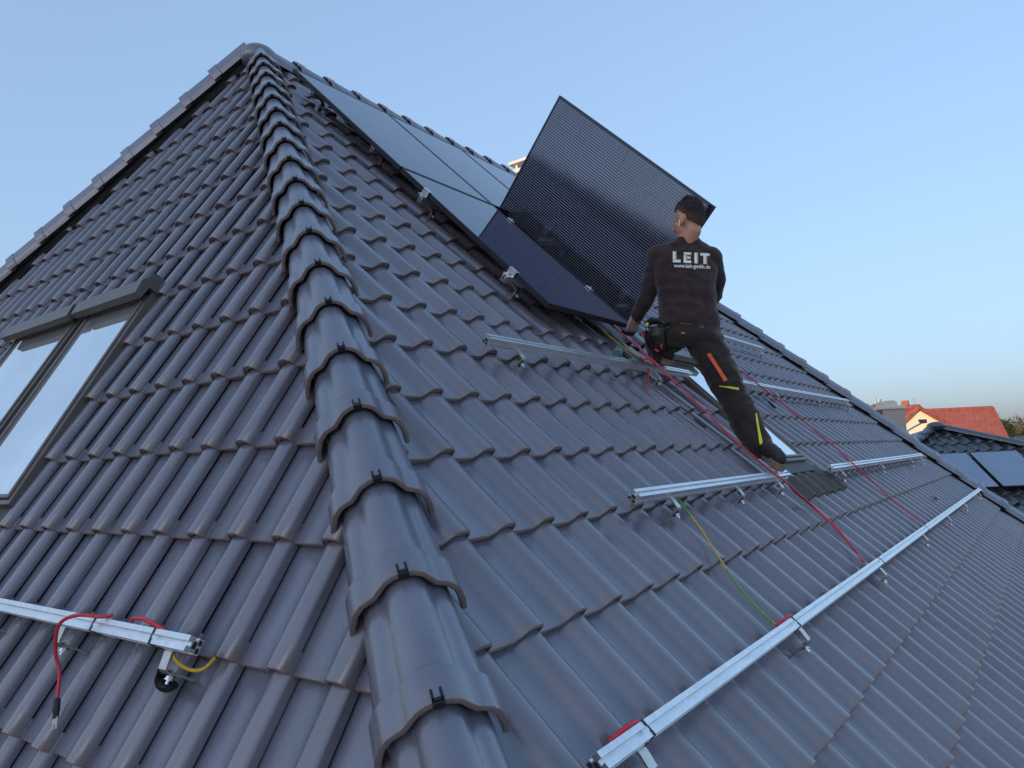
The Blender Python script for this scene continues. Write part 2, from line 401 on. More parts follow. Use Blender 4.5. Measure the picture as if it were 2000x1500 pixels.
for ar, _, mtx, cut, planes, face in ready:
    if n_ind < 300 and ar > 0:
        if not cut: inst('roof_tile', TILE, house, mtx)
        else:
            bm = cut_mesh(mtx, planes)
            if bm is None: continue
            me = bpy.data.meshes.new('roof_tile_cut'); bm.to_mesh(me); bm.free(); me.materials.append(M['tile'])
            me.set_sharp_from_angle(angle=math.radians(40)); inst('roof_tile', me, house, Matrix.Identity(4))
        n_ind += 1
    elif not cut: FM.add(TB.v, TB.f, mtx, TB.uv); FRND += [rng.random()] * len(TB.v)
    else:
        bm = cut_mesh(mtx, planes)
        if bm is None: continue
        ul = bm.loops.layers.uv.active; bm.verts.index_update()
        uvs = [(0, .2)] * len(bm.verts)
        for f in bm.faces:
            for l_ in f.loops: uvs[l_.vert.index] = tuple(l_[ul].uv)
        FM.add([v.co[:] for v in bm.verts], [tuple(v.index for v in f.verts) for f in bm.faces], None, uvs); FRND += [rng.random()] * len(uvs); bm.free()
field.free()
fo_ = tag(FM.build('roof_tile_field', M['tile'], house, smooth=40), kind='stuff')
fa = fo_.data.attributes.new('rnd', 'FLOAT', 'POINT'); fa.data.foreach_set('value', np.asarray(FRND, float))

# underlay, rear slopes, eaves and walls
ZE = -4.45
def down(p0, dirv): # point on a hip line at eaves height
    return p0 + dirv * ((ZE + Z0 - p0.z) / dirv.z)
nE_, lE_, rE_, fE_ = down(APEX, hip_near), down(APEX, hip_left), down(BPEX, hip_right), down(BPEX, hip_far)
b = MB(); k1 = -.085
b.add([APEX + nR * k1, BPEX + nR * k1, rE_ + nR * k1, nE_ + nR * k1], [(0, 1, 2, 3)])
b.add([APEX + nL * k1, nE_ + nL * k1, lE_ + nL * k1], [(0, 1, 2)])
for a_, c_, n__ in ((APEX, nE_, hn_near), (APEX, lE_, hn_left), (BPEX, rE_, hn_right)):
    b.tube([a_ - n__ * .045, c_ - n__ * .045], .055, 8)
b.tube([APEX - Vector((0, 0, .05)), BPEX - Vector((0, 0, .05))], .06, 8)
b.build('roof_underlay', M['under'], house)
b = MB()
b.add([APEX + nB * -.02, lE_ + nB * -.02, fE_ + nB * -.02, BPEX + nB * -.02], [(0, 1, 2, 3)])
b.add([BPEX + nE * -.02, fE_ + nE * -.02, rE_ + nE * -.02], [(0, 1, 2)])
b.uv = [(0, .2)] * len(b.v); b.build('rear_roof_slope', M['tile'], house)
b = MB(); ze = ZE + Z0
b.box((nE_.x + .55, nE_.y + .55, 0), (rE_.x - .55, lE_.y - .55, ze + .25))
b.build('house_wall', M['wall'], house)
b = MB()
for a_, c_ in ((nE_, rE_), (nE_, lE_), (lE_, fE_), (rE_, fE_)): b.tube([a_ - Vector((0, 0, .12)), c_ - Vector((0, 0, .12))], .075, 10)
b.build('eaves_gutter', M['bronze'], house)

# hip and ridge tiles
HP = [(-.139, -.100), (-.137, -.064), (-.125, -.022), (-.107, .003), (-.090, .013), (-.076, .020), (-.064, .036), (-.046, .060), (-.024, .073), (0, .077)]
HP = HP + [(-t, z) for t, z in reversed(HP[:-1])]
def hip_mb():
    b = MB(); n = len(HP); vs_ = []; uv = []; fs = []
    L = [(.03, -.014, 1), (.004, -.014, 1), (0, -.010, 1.0), (0, -.003, 1.0), (.003, .002, 1.0), (.085, .0015, .985), (.092, -.006, .955), (.20, -.010, .93), (.40, -.016, .89)]
    for y, o, s_ in L:
        for t, z in HP:
            ln = math.hypot(t, z + .08) or 1
            vs_.append((t * s_ + o * t / ln, y, z + o * (z + .08) / ln)); uv.append((t, y))
    for i in range(len(L) - 1):
        for j in range(n - 1): fs.append((i * n + j, i * n + j + 1, (i + 1) * n + j + 1, (i + 1) * n + j))
    return b.add(vs_, fs, None, uv)
HB = hip_mb(); HIPT = HB.mesh('hip_tile', M['tile'], 40)
b = MB(); b.box((-.012, -.004, .064), (.012, .003, .081)); b.box((-.012, .0, .0785), (-.007, .030, .081)); b.box((.007, .0, .0785), (.012, .030, .081)); b.box((-.012, .0, .0785), (.012, .010, .081))
CLIP = b.mesh('hip_clip', M['clip'], 0)
def hip_run(start, dirv, nrmv, s_list, off=Vector(), slim=1.0):
    up = -dirv; x = up.cross(nrmv)
    for s_ in s_list:
        o = start + dirv * s_ + off
        mtx = Matrix(((x.x, up.x, nrmv.x, o.x), (x.y, up.y, nrmv.y, o.y), (x.z, up.z, nrmv.z, o.z), (0, 0, 0, 1)))
        mtx = mtx @ Matrix.Rotation(rng.uniform(-.008, .008), 4, 'Z') @ Matrix.Rotation(-.035, 4, 'X') @ Matrix.Diagonal((slim, 1, slim, 1))
        h = inst('hip_tile', HIPT, house, mtx); inst('hip_clip', CLIP, h, mtx)
S_AP = (APEX - OZ).length
hip_run(APEX, hip_near, hn_near, [S_AP + 3.838 - .323 * i for i in range(-5, 20) if S_AP + 3.838 - .323 * i > .34], -lat_near * .034 + hn_near * .006)
hip_run(APEX, hip_left, hn_left, [.42 + .345 * i for i in range(24)], hn_left * .080, .76)
hip_run(BPEX, hip_right, hn_right, [.10 + .36 * i for i in range(24)], hn_right * .045, .86)
Zv = Vector((0, 0, 1))
hip_run(APEX, -eX, Zv, [-.05 - .345 * i for i in range(14)], Zv * -.005)
b = MB(); b.ell((.06, .01, -.055), (.17, .14, .125), None, 24, 12); b.uv = [(0, .2)] * len(b.v)
b.build('ridge_cap', M['tile'], house, Matrix.Translation(APEX + Vector((-.02, -.02, -.01))))

# left slope roof windows, right slope skylight
def bars(b, x0, x1, y0, y1, wd, z0, z1, bev=.004):
    b.box((x0, y0, z0), (x0 + wd, y1, z1), None, bev); b.box((x1 - wd, y0, z0), (x1, y1, z1), None, bev)
    b.box((x0 + wd, y1 - wd, z0), (x1 - wd, y1, z1 - .001), None, bev); b.box((x0 + wd, y0, z0), (x1 - wd, y0 + wd, z1 - .001), None, bev)
def roof_window(mtx, x0, x1, d0, d1, hood=True):
    y0, y1 = -d1, -d0
    b = MB(); bars(b, x0, x1, y0, y1, .028, -.075, .012)
    w = b.build('roof_window', M['bronze'], house, mtx); 
    b = MB(); bars(b, x0 + .030, x1 - .030, y0 + .03, y1 - .05, .022, -.05, .022); b.build('sash_frame', M['bronze'], w, mtx)
    b = MB(); b.box((x0 + .050, y0 + .050, -.012), (x1 - .050, y1 - .070, .008)); b.build('pane', M['pane'], w, mtx)
    if hood:
        b = MB(); pf = [(y1 - .165, .020), (y1 - .165, .030), (y1 - .135, .088), (y1 - .04, .100), (y1 + .045, .060), (y1 + .045, .012), (y1 - .10, .012), (y1 - .10, .050), (y1 - .13, .050)]
        pf = [(y1 - .105, .046), (y1 - .100, .086), (y1 - .02, .092), (y1 + .06, .050), (y1 + .06, .0), (y1 - .03, .0), (y1 - .03, .040)]
        n = len(pf); vv = [(x0 - .015, y, z) for y, z in pf] + [(x1 + .015, y, z) for y, z in pf]
        b.add(vv, [tuple(range(n)), tuple(range(2 * n - 1, n - 1, -1))] + [(i, n + i, n + (i + 1) % n, (i + 1) % n) for i in range(n)])
        b.build('window_hood', M['bronze'], w, mtx, 20)
    return w
LM0, RM0 = LM(0, 0), RM(0, 0)
for x0, x1 in WINS_L: roof_window(LM0, x0, x1, 1.12, 2.42)
b = MB()
for x0, x1 in ((-.27, -.22), (-1.09, -1.0), (-2.14, -2.06)): b.box((x0, -2.52, -.088), (x1, -1.10, -.034))
b.box((-2.14, -2.56, -.086), (-.22, -2.42, -.030)); b.build('window_flashing', M['lead'], house, LM0)
sx0, sx1 = SKY_R[0] + .02, SKY_R[1] - .025
roof_window(RM0, sx0, sx1, 1.76, 2.93)
b = MB(); b.box((SKY_R[0] - .05, -3.05, -.088), (SKY_R[0] + .02, -1.7, -.038)); b.box((SKY_R[1] - .025, -3.05, -.088), (SKY_R[1] + .03, -1.7, -.038))
b.box((SKY_R[0] + .02, -3.02, -.080), (SKY_R[1] - .025, -2.93, -.012)); b.build('window_flashing', M['lead'], house, RM0)
b = MB(); nx, ny = 90, 8; vs_ = []; fs_ = []                          # pleated lead apron below the skylight
for i in range(nx + 1):
    x = 2.2 + 1.16 * i / nx
    for j in range(ny + 1):
        y = -2.97 - .26 * j / ny; u = ((x - X0R) / W_) % 1.0
        h = np.interp(u, [p_[0] for p_ in PROF], [p_[1] for p_ in PROF])
        z = -.034 + (h * min(1, j / 3) if j > 0 else .012) * .85 + .004 * math.sin(x * 150) * (j / ny) + .003 * noise.noise(Vector((x * 14, y * 14, 0)))
        if j == ny: y += .012 * noise.noise(Vector((x * 9, 3, 0)))
        vs_.append((x, y, z))
for i in range(nx):
    for j in range(ny): fs_.append((i * (ny + 1) + j, i * (ny + 1) + j + 1, (i + 1) * (ny + 1) + j + 1, (i + 1) * (ny + 1) + j))
b.add(vs_, fs_); b.build('window_apron', M['lead'], house, RM0, 60)

# chimney on the ridge
cx, cy = 5.66, 1.92
b = MB(); b.box((cx, cy, Z0 + .6), (cx + .62, cy + .62, Z0 + 2.02)); ch = b.build('chimney', M['concrete'], house)
b = MB(); b.box((cx - .07, cy - .07, Z0 + 2.022), (cx + .69, cy + .69, Z0 + 2.15), None, .012); b.build('chimney_cap', M['capstone'], ch)
b = MB()
for ax_ in (.2, .5):
    for ay_ in (.15, .45): b.box((cx + ax_ - .02, cy + ay_ - .02, Z0 + 2.15), (cx + ax_ + .02, cy + ay_ + .02, Z0 + 2.33))
b.box((cx + .12, cy + .05, Z0 + 2.331), (cx + .62, cy + .55, Z0 + 2.37)); b.build('chimney_cowl', M['capstone'], ch)

# ================================================================ mounting rails with roof hooks
RAIL = [(-.02, .045), (.02, .045), (.02, .059), (.013, .061), (.013, .068), (.02, .070), (.02, .088), (.0055, .088), (.0055, .076), (-.0055, .076), (-.0055, .088),
        (-.02, .088), (-.02, .070), (-.013, .068), (-.013, .061), (-.02, .059)]
hb = MB()
def strap(b, pts, w, t, xo=0.0): # flat steel strip bent along (y, z) points
    pts = [Vector((0, *p)) for p in pts]; vs_ = []; n = len(pts)
    for i, p in enumerate(pts):
        tg = (pts[min(i + 1, n - 1)] - pts[max(i - 1, 0)]).normalized(); nn = Vector((0, -tg.z, tg.y)) * t / 2
        for sx, sn in ((-1, -1), (1, -1), (1, 1), (-1, 1)): vs_.append(p + Vector((xo + sx * w / 2, 0, 0)) + nn * sn)
    fs = [(0, 3, 2, 1), (n * 4 - 4, n * 4 - 3, n * 4 - 2, n * 4 - 1)]
    for i in range(n - 1):
        for q in range(4): fs.append((i * 4 + q, i * 4 + (q + 1) % 4, i * 4 + 4 + (q + 1) % 4, i * 4 + 4 + q))
    b.add(vs_, fs)
strap(hb, [(.004, -.074), (-.054, -.068), (-.065, -.062), (-.068, -.050), (-.068, -.03), (-.068, .016), (-.062, .024)], .032, .006)
strap(hb, [(-.071, -.012), (-.073, .030), (-.068, .040), (-.030, .046), (.018, .046)], .036, .005, .004)
HOOK = hb.mesh('roof_hook', M['steel'], 30)
b = MB(); b.tube([(.004, -.066, .010), (.004, -.098, .010)], .0045, 8); b.tube([(.004, -.076, .010), (.004, -.085, .010)], .0095, 6); b.tube([(.004, -.085, .010), (.004, -.088, .010)], .012, 10)
BOLT = b.mesh('hook_bolt', M['alu'], 30)
b = MB(); b.box((-.006, -.0775, .010 - .016), (.006, -.074, .010 + .022)); SLOT_SHADE = b.mesh('hook_slot_shade', M['darkcav'], 0)  # near-black slab standing for the shaded slot
def rail(mk, x0, x1, d, hooks, label, ends=(1, 1), ties=(), group='aluminium mounting rails fixed along the tile courses', lift=0.0):
    base = mk(x0, d, lift)
    r = empty('mounting_rail', base.translation, label, 'mounting rail', group)
    L = x1 - x0; n = len(RAIL)
    b = MB(); b.add([(0, y, z) for y, z in RAIL] + [(L, y, z) for y, z in RAIL],
                    [(i, n + i, n + (i + 1) % n, (i + 1) % n) for i in range(n)])
    for x in (0, L): # end face: thin walls; the shaded hollows are dark slabs added below
        b.add([(x, -.02, .045), (x, .02, .045), (x, .02, .059), (x, -.02, .059), (x, -.013, .061), (x, .013, .061), (x, .013, .068), (x, -.013, .068),
               (x, -.02, .070), (x, .02, .070), (x, .02, .088), (x, -.02, .088), (x, .0055, .076), (x, -.0055, .076), (x, -.0055, .088), (x, .0055, .088), (x, -.02, .076), (x, .02, .076)],
              [(0, 1, 2, 3), (3, 2, 5, 4), (4, 5, 6, 7), (7, 6, 9, 8), (8, 9, 17, 16), (16, 13, 14, 11), (12, 17, 10, 15)])
    b.build('rail_profile', M['alu'], r, base, 0)
    b = MB()
    for x, sg in ((0, -1), (L, 1)):
        for yy in (-.010, .010): b.box((min(x, x + sg * .0015), yy - .0065, .0485), (max(x, x + sg * .0015), yy + .0065, .0575))
        b.box((min(x, x + sg * .0015), -.009, .0615), (max(x, x + sg * .0015), .009, .0715))
    b.build('end_hollow_shade', M['darkcav'], r, base, 0)
    for hx in hooks:
        m_ = mk(hx, d, lift); h = inst('roof_hook', HOOK, r, m_); inst('hook_bolt', BOLT, h, m_); inst('hook_slot_shade', SLOT_SHADE, h, m_)
    for tx in ties:
        b = MB(); m_ = mk(tx, d, lift) @ Matrix.Rotation(.12, 4, 'Z')
        b.box((-.0025, -.0225, .0425), (.0025, .0225, .0445)); b.box((-.0025, -.0225, .0885), (.0025, .0225, .0905)); b.box((-.0025, -.0225, .0445), (.0025, -.0205, .0885)); b.box((-.0025, .0205, .0445), (.0025, .0225, .0885))
        b.build('cable_tie', M['blackp'], r, m_, 0)
    return r
d5, d3, d0 = 3.77, 3.09, 2.085
rail(RM, -1.21, 8.60, d5, [-1.02, .28, 1.84, 3.49, 5.03, 6.55, 8.4], 'long aluminium rail from the bottom edge of the picture to the far right hip', ties=(-1.0, .2, 1.83, 3.6))
rail(RM, -.04, 1.95, d3, [.30, 1.09, 1.76], 'aluminium rail whose right end stops beside the boot of the outstretched leg')
rail(RM, 3.02, 7.55, d3, [3.34, 4.94, 6.70, 7.50], 'aluminium rail right of the skylight, its open end beside the lead apron')
rail(RM, .0, 2.30, d0, [.24, 1.75], 'aluminium rail between the near hip and the kneeling boot, below the dark panel')
rail(RM, 3.12, 7.24, d0, [4.26, 5.77, 7.22], 'aluminium rail behind the calf of the worker, running right to the far hip')
rail(RM, 3.30, 6.05, 1.20, [4.0, 5.95], 'uppermost short aluminium rail right of the seat of the worker')
rail(LM, -.60, 1.735, 2.845, [.30, .96, 1.60], 'aluminium rail at the lower left under the roof windows', ties=(1.22, 1.56))
G2 = 'aluminium rails underneath the solar panels'
rail(RM, .90, 2.16, .36, [1.0, 1.9], 'rail end poking out beneath the lower mounted panel at its upper clamp', group=G2)
rail(RM, .90, 2.16, 1.30, [1.0, 1.9], 'rail end poking out beneath the lower mounted panel at its lower clamp', group=G2)
rail(RM, 1.0, 4.10, -.42, [1.08, 2.2, 3.6], 'rail in the shade under the upper row of panels, lower of the two', group=G2)
rail(RM, 1.0, 4.10, -1.36, [1.08, 2.2, 3.6], 'rail in the shade under the upper row of panels near the ridge', group=G2)

# ================================================================ solar panels
PLEN, PWID = 1.64, 1.03
def panel(mtx, label, cells=False, L=PLEN, W=PWID, group='black framed solar panels', T=.032, glass='pvglass'):
    """x = across, y = along the length, z = out of the glass; the glass top is z = 0"""
    p = empty('solar_panel', mtx.translation, label, 'solar panel', group)
    b = MB(); f = .012
    b.box((0, 0, -T), (f, L, .0012), None, .001); b.box((W - f, 0, -T), (W, L, .0012), None, .001)
    b.box((f, 0, -T), (W - f, f, .0010), None, .001); b.box((f, L - f, -T), (W - f, L, .0010), None, .001)
    b.build('panel_frame', M['blackframe'], p, mtx)
    b = MB(); b.box((f, f, -.006), (W - f, L - f, -.0012)); gl = b.build('panel_glass', M[glass], p, mtx)
    if cells:
        b = MB(); b.box((.02, .02, -.03), (W - .02, L - .02, -.007)); b.build('back_sheet', M['blackframe'], p, mtx)
        nc, nr = 6, 20; m = .022; cw = (W - 2 * m) / nc; ch_ = (L - 2 * m - .003) / nr; e = .0005
        b = MB(); b.add([(e, e, 0), (cw - e, e, 0), (cw - e, ch_ - e, 0), (e, ch_ - e, 0)], [(0, 1, 2, 3)], None, [(0, 0), (0, 1), (1, 1), (1, 0)])
        CELL = b.mesh('solar_cell', M['cell'], 0)
        for i in range(nc):
            for j in range(nr):
                inst('solar_cell', CELL, gl, mtx @ Matrix.Translation((m + i * cw, m + j * ch_ + (.003 if j >= nr // 2 else 0), -.0008)))
    return p
HPN = .13
def roofpanel(c, r, label): # column, row on the right slope
    x0 = .95 + c * (PWID + .012); d1 = (-.01 if r == 0 else 1.65)
    return panel(RM(x0, d1, HPN), label, group='solar panels already mounted on the roof')
roofpanel(0, 0, 'mounted solar panel nearest the hip in the upper row under the ridge')
roofpanel(1, 0, 'mounted solar panel in the middle of the upper row under the ridge')
roofpanel(2, 0, 'mounted solar panel in the upper row mirroring the chimney beside the raised panel')
roofpanel(0, 1, 'lower mounted solar panel half pale, half navy, touching the raised panel')
ho = Rp(2.222, -.125, .072)
a0 = (eX * .0105 + dR * .9998 + nR * -.0141).normalized(); a1 = (eX * -.1122 + dR * .0152 + nR * .9936).normalized()
a1 = (a1 - a1.dot(a0) * a0).normalized(); a2 = a0.cross(a1)        # a2 points at the camera side
HL, HW = 1.66, 1.04
# across = a1 (up), length = -a0 so that x cross y = z out of the glass
o_ = ho + a0 * HL
HM = Matrix(((a1.x, -a0.x, a2.x, o_.x), (a1.y, -a0.y, a2.y, o_.y), (a1.z, -a0.z, a2.z, o_.z), (0, 0, 0, 1)))
HM_ok = Vector((a1.x, a1.y, a1.z)).cross(-a0).dot(a2)
panel(HM, 'raised solar panel standing on its long edge, held by the worker', True, HL, HW, group='solar panel being lifted into place')
def clamp(x, d, label, end):
    m_ = RM(x, d, HPN); b = MB()
    t = empty('panel_clamp', m_.translation, label, 'clamp', 'bright panel clamps')
    b.box((-.026, -.032, .0025), (.006, .032, .0095), None, .002)
    b.build('clamp_plate', M['alu'], t, m_)
    b = MB(); b.box((.006, -.028, -.040), (.012, .028, .0085)); b.box((.006, -.028, -.045), (.032, .028, -.040)); b.tube([(.0, 0, .009), (.0, 0, .016)], .007, 6)
    b.build('clamp_bolt', M['alu'], t, m_)
    return t
XR = .95 + PWID
clamp(XR + .004, .25, 'bright mid clamp at the upper right corner of the lower mounted panel', 0)
clamp(XR + .004, 1.20, 'bright mid clamp half way down the seam at the foot of the raised panel', 0)
def endclamp(d, label):
    m_ = RM(.95, d, HPN) @ Matrix.Rotation(math.pi, 4, 'Z')
    t = empty('panel_clamp', m_.translation, label, 'clamp', 'bright panel clamps')
    b = MB(); b.box((-.020, -.034, .0025), (.006, .034, .009), None, .002); b.box((.006, -.034, -.036), (.013, .034, .0085), None, .002); b.build('clamp_plate', M['alu'], t, m_)
    b = MB(); b.box((.013, -.030, -.042), (.040, .030, -.034)); b.tube([(.026, 0, -.034), (.026, 0, -.018)], .008, 6); b.build('clamp_bolt', M['alu'], t, m_)
endclamp(.335, 'bright end clamp on the left frame near the seam of the two panel rows')
endclamp(1.30, 'bright end clamp on the left frame near the lower corner')

# ================================================================ cables and small things on the roof
def cable(name, pts, r, mat, label, cat='cable', group=None, n=7):
    b = MB(); b.tube(spline(pts, n), r, 8); o = b.build(name, M[mat], None, None, 60)
    return tag(o, label, cat, group)
def Rpts(l, dz=0.0): return [Rp(x, d, h + dz) for x, d, h in l]
def Rpx(l): return [onR(x, y, h) for x, y, h in l]
cable('solar_cable', Rpx([(1184, 627, .05), (1222, 657, .12), (1262, 693, .19), (1306, 734, .21), (1350, 776, .20), (1395, 820, .19), (1440, 864, .18), (1495, 911, .15), (1540, 946, .118), (1556, 961, .07), (1592, 992, .025), (1642, 1040, .02), (1678, 1085, .025), (1688, 1098, .05)]), .0052, 'red',
      'red cable running from the hand over the kneeling boot down to the long rail', 'cable', 'red solar cables')
cable('solar_cable', Rpx([(1535, 940, .118), (1553, 962, .06), (1585, 988, .022), (1632, 1033, .02), (1672, 1078, .02), (1683, 1096, .05)]), .0048, 'red',
      'short second red cable doubling the lower end of the cable at the outstretched boot', 'cable', 'red solar cables')
cable('solar_cable', Rpx([(1422, 706, .05), (1460, 735, .10), (1500, 766, .10), (1540, 798, .06), (1580, 831, .05), (1622, 866, .07), (1662, 902, .10), (1700, 936, .05), (1742, 976, .03), (1775, 1002, .03), (1801, 1021, .05)]), .0058, 'red',
      'red cable right of the skylight crossing the rails down to the long rail', 'cable', 'red solar cables')
cable('solar_cable', Rpts([(1.72, 1.97, .06), (1.74, 2.06, .106), (1.66, 2.09, .075), (1.58, 2.16, .03), (1.47, 2.26, .02)]), .005, 'red', 'short red cable tail hanging over the rail below the kneeling boot', 'cable', 'red solar cables')
cable('earth_cable', Rpts([(.43, 3.055, .05), (.415, 3.09, .03), (.40, 3.16, .02), (.36, 3.26, .022), (.28, 3.40, .022), (.22, 3.54, .016), (.20, 3.68, .016), (.20, 3.76, .03)]), .0042, 'earth',
      'green and yellow earth cable from the middle rail down to the long rail', 'cable')
cable('earth_cable', Rpts([(1.76, 1.38, .04), (1.76, 1.55, .02), (1.79, 1.75, .02), (1.83, 1.88, .03), (1.90, 1.97, .035)]), .0042, 'yellow', 'yellow cable lying on the tiles left of the gloved hand', 'cable')
cable('solar_cable', Rpts([(.10, 3.742, .06), (.15, 3.742, .088), (.20, 3.745, .090), (.25, 3.75, .07)]), .0055, 'red', 'red cable bend on top of the long rail at the earth cable', 'cable', 'red solar cables')
cable('solar_cable', Rpts([(-1.10, 3.742, .05), (-1.07, 3.743, .086), (-1.02, 3.745, .085), (-.98, 3.75, .06)]), .006, 'red', 'red cable bend behind the near end of the long rail', 'cable', 'red solar cables')
cable('earth_cable', Rpts([(-1.16, 3.78, .03), (-1.17, 3.84, .02), (-1.10, 3.87, .02), (-1.04, 3.83, .03)]), .006, 'yellow', 'yellow cable loop under the near end of the long rail', 'cable')
# left slope
cl = [Lp(x, d, h) for x, d, h in ((1.29, 2.81, .08), (1.27, 2.825, .10), (1.20, 2.84, .135), (1.13, 2.875, .135), (1.095, 2.94, .09), (1.105, 2.99, .05), (1.135, 3.06, .028))]
t = empty('solar_cable', cl[-1], 'red cable arching over the left rail with a black plug at its end', 'cable', 'red solar cables')
b = MB(); b.tube(spline(cl, 7), .0055, 8); b.build('cable_sheath', M['red'], t, None, 60)
pe = cl[-1]; dv = (cl[-1] - cl[-2]).normalized()
b = MB(); b.tube([pe - dv * .006, pe + dv * .0, pe + dv * .03, pe + dv * .032, pe + dv * .05], [.007, .0105, .0105, .009, .009], 8); b.build('plug_body', M['blackp'], t)
b = MB(); b.tube([pe + dv * .05, pe + dv * .068], .006, 6)
sd = dv.cross(nL).normalized()
b.tube([pe + dv * .046 + sd * .008, pe + dv * .078 + sd * .006], .0028, 6); b.tube([pe + dv * .046 - sd * .008, pe + dv * .078 - sd * .006], .0028, 6); b.build('plug_prong', M['steel'], t)
cable('solar_cable', [Lp(x, d, h) for x, d, h in ((1.36, 2.815, .055), (1.42, 2.81, .085), (1.50, 2.81, .10), (1.57, 2.82, .088), (1.60, 2.83, .06))], .0058, 'red', 'red cable bend peeping over the left rail near its end', 'cable', 'red solar cables')
cable('earth_cable', [Lp(x, d, h) for x, d, h in ((1.60, 2.86, .045), (1.63, 2.885, .03), (1.665, 2.895, .005), (1.70, 2.885, -.01), (1.715, 2.85, -.02))], .005, 'yellow', 'yellow cable curling out under the end of the left rail', 'cable')
b = MB(); pts = [Lp(1.575 + .03 * math.cos(a), 2.925 + .022 * math.sin(a), -.012 + .012 * a / 3) for a in np.linspace(.3, 3.6, 40)]
b.tube(pts, [.016 if i % 2 else .0125 for i in range(40)], 10)
tag(b.build('corrugated_conduit', M['blackp'], None, None, 20), 'black corrugated conduit end under the hook at the end of the left rail', 'conduit')
def plug(p, dv, label):
    dv = dv.normalized(); t = empty('cable_plug', p, label, 'cable plug', 'black cable plugs')
    b = MB(); b.tube([p - dv * .045, p - dv * .02, p + dv * .02, p + dv * .045], [.007, .011, .011, .008], 8); b.build('plug_body', M['blackp'], t)
    b = MB(); b.tube(spline([p - dv * .045, p - dv * .09 + Vector((0, 0, .01)), p - dv * .16], 4), .003, 6); b.build('plug_lead', M['blackp'], t)
plug(Rp(1.70, 2.56, .012), dR + eX * .25, 'black cable plug lying on the tiles left of the outstretched leg')
plug(Rp(3.84, 2.27, .012), dR - eX * .15, 'black cable plug lying on the tiles right of the outstretched leg')
plug(Rp(5.75, 3.60, .012), eX * .9 + dR * .2, 'black cable plug on the tiles above the far part of the long rail')
# cordless screwdriver lying on the tiles
tp = Rp(1.60, 1.87, .035); t = empty('cordless_screwdriver', tp, 'small teal and black cordless screwdriver lying on the tiles beside the yellow cable', 'power tool')
ax = (eX * .75 - dR * .45 + nR * .05).normalized()
b = MB(); b.tube([tp - ax * .075, tp - ax * .07, tp + ax * .03, tp + ax * .045], [.024, .031, .030, .022], 14); b.build('motor_housing', M['grey'], t)
b = MB(); b.tube([tp - ax * .082, tp - ax * .076, tp - ax * .05], [.026, .033, .0325], 14); b.build('rear_cap', M['teal'], t)
b = MB(); b.tube([tp + ax * .045, tp + ax * .075, tp + ax * .09], [.019, .017, .010], 12); b.tube([tp + ax * .09, tp + ax * .125], .004, 6); b.build('chuck', M['steel'], t)
hd_ = (dR * .9 + eX * .35).normalized()
b = MB(); b.tube([tp + ax * .0, tp + hd_ * .06 + ax * .005, tp + hd_ * .10 - ax * .005], [.018, .016, .018], 10); b.build('tool_handle', M['blackp'], t)
b = MB(); b.tube([tp + hd_ * .10 - ax * .005, tp + hd_ * .14 - ax * .008], [.026, .027], 8); b.build('tool_battery', M['teal'], t)

# ================================================================ the worker
def organic(name, prim, voxel, iters, mat, parent, fold=None, world=None):
    """one continuous skin: the overlapping tapered solids are fused, smoothed and folded"""
    me = prim.mesh(name + '_src', mat, 0); o = bpy.data.objects.new(name + '_src', me); COL.objects.link(o)
    r = o.modifiers.new('r', 'REMESH'); r.mode = 'VOXEL'; r.voxel_size = voxel; r.use_smooth_shade = True
    s = o.modifiers.new('s', 'SMOOTH'); s.factor = 0.5; s.iterations = iters
    dg = bpy.context.evaluated_depsgraph_get(); nm = bpy.data.meshes.new_from_object(o.evaluated_get(dg), depsgraph=dg)
    bpy.data.objects.remove(o); bpy.data.meshes.remove(me)
    nm.name = name
    if fold:
        nv = [v.normal.copy() for v in nm.vertices]
        for v, n in zip(nm.vertices, nv): v.co += n * fold(v.co)
    if not nm.materials: nm.materials.append(mat)
    nm.materials[0] = mat
    nm.polygons.foreach_set('use_smooth', [True] * len(nm.polygons)); nm.update()
    return link(bpy.data.objects.new(name, nm), parent)
def rings(b, lst, n=24):
    """loft of ellipses: (centre, half width, half depth, lateral axis, depth axis)"""
    vs_ = []; fs = []
    for c, a, d, la, da in lst:
        for q in range(n):
            t = 2 * math.pi * q / n; ct, st = math.cos(t), math.sin(t)
            k_ = 0.85                                                   # slightly squared
            vs_.append(c + la * (a * math.copysign(abs(ct) ** k_, ct)) + da * (d * math.copysign(abs(st) ** k_, st)))
    for i in range(len(lst) - 1):
        for q in range(n): fs.append((i * n + q, i * n + (q + 1) % n, (i + 1) * n + (q + 1) % n, (i + 1) * n + q))
    fs += [tuple(range(n - 1, -1, -1)), tuple(range((len(lst) - 1) * n, len(lst) * n))]
    b.add(vs_, fs)
LAT = (RGT * .985 + FWD * .14); LAT.z = LAT.z; LAT.normalize()
UPV = -DWN
DEP = LAT.cross(UPV).normalized(); DEP = DEP if DEP.dot(FWD) > 0 else -DEP
def chain(b, lst, n=14):
    pts = [at(x, y, t) for x, y, t, r in lst]; rs = [l_[3] for l_ in lst]
    sp = spline(pts, 4); rr = []
    for i in range(len(rs) - 1): rr += [rs[i] + (rs[i + 1] - rs[i]) * k_ / 4 for k_ in range(4)]
    rr.append(rs[-1]); b.tube(sp, rr, n)
    b.ell(pts[0], (rs[0],) * 3, None, 12, 8); b.ell(pts[-1], (rs[-1],) * 3, None, 12, 8)
man = empty('person', at(1400, 800, 4.6), 'worker in dark sweatshirt and black work trousers bracing on the roof, holding the raised panel', 'person')

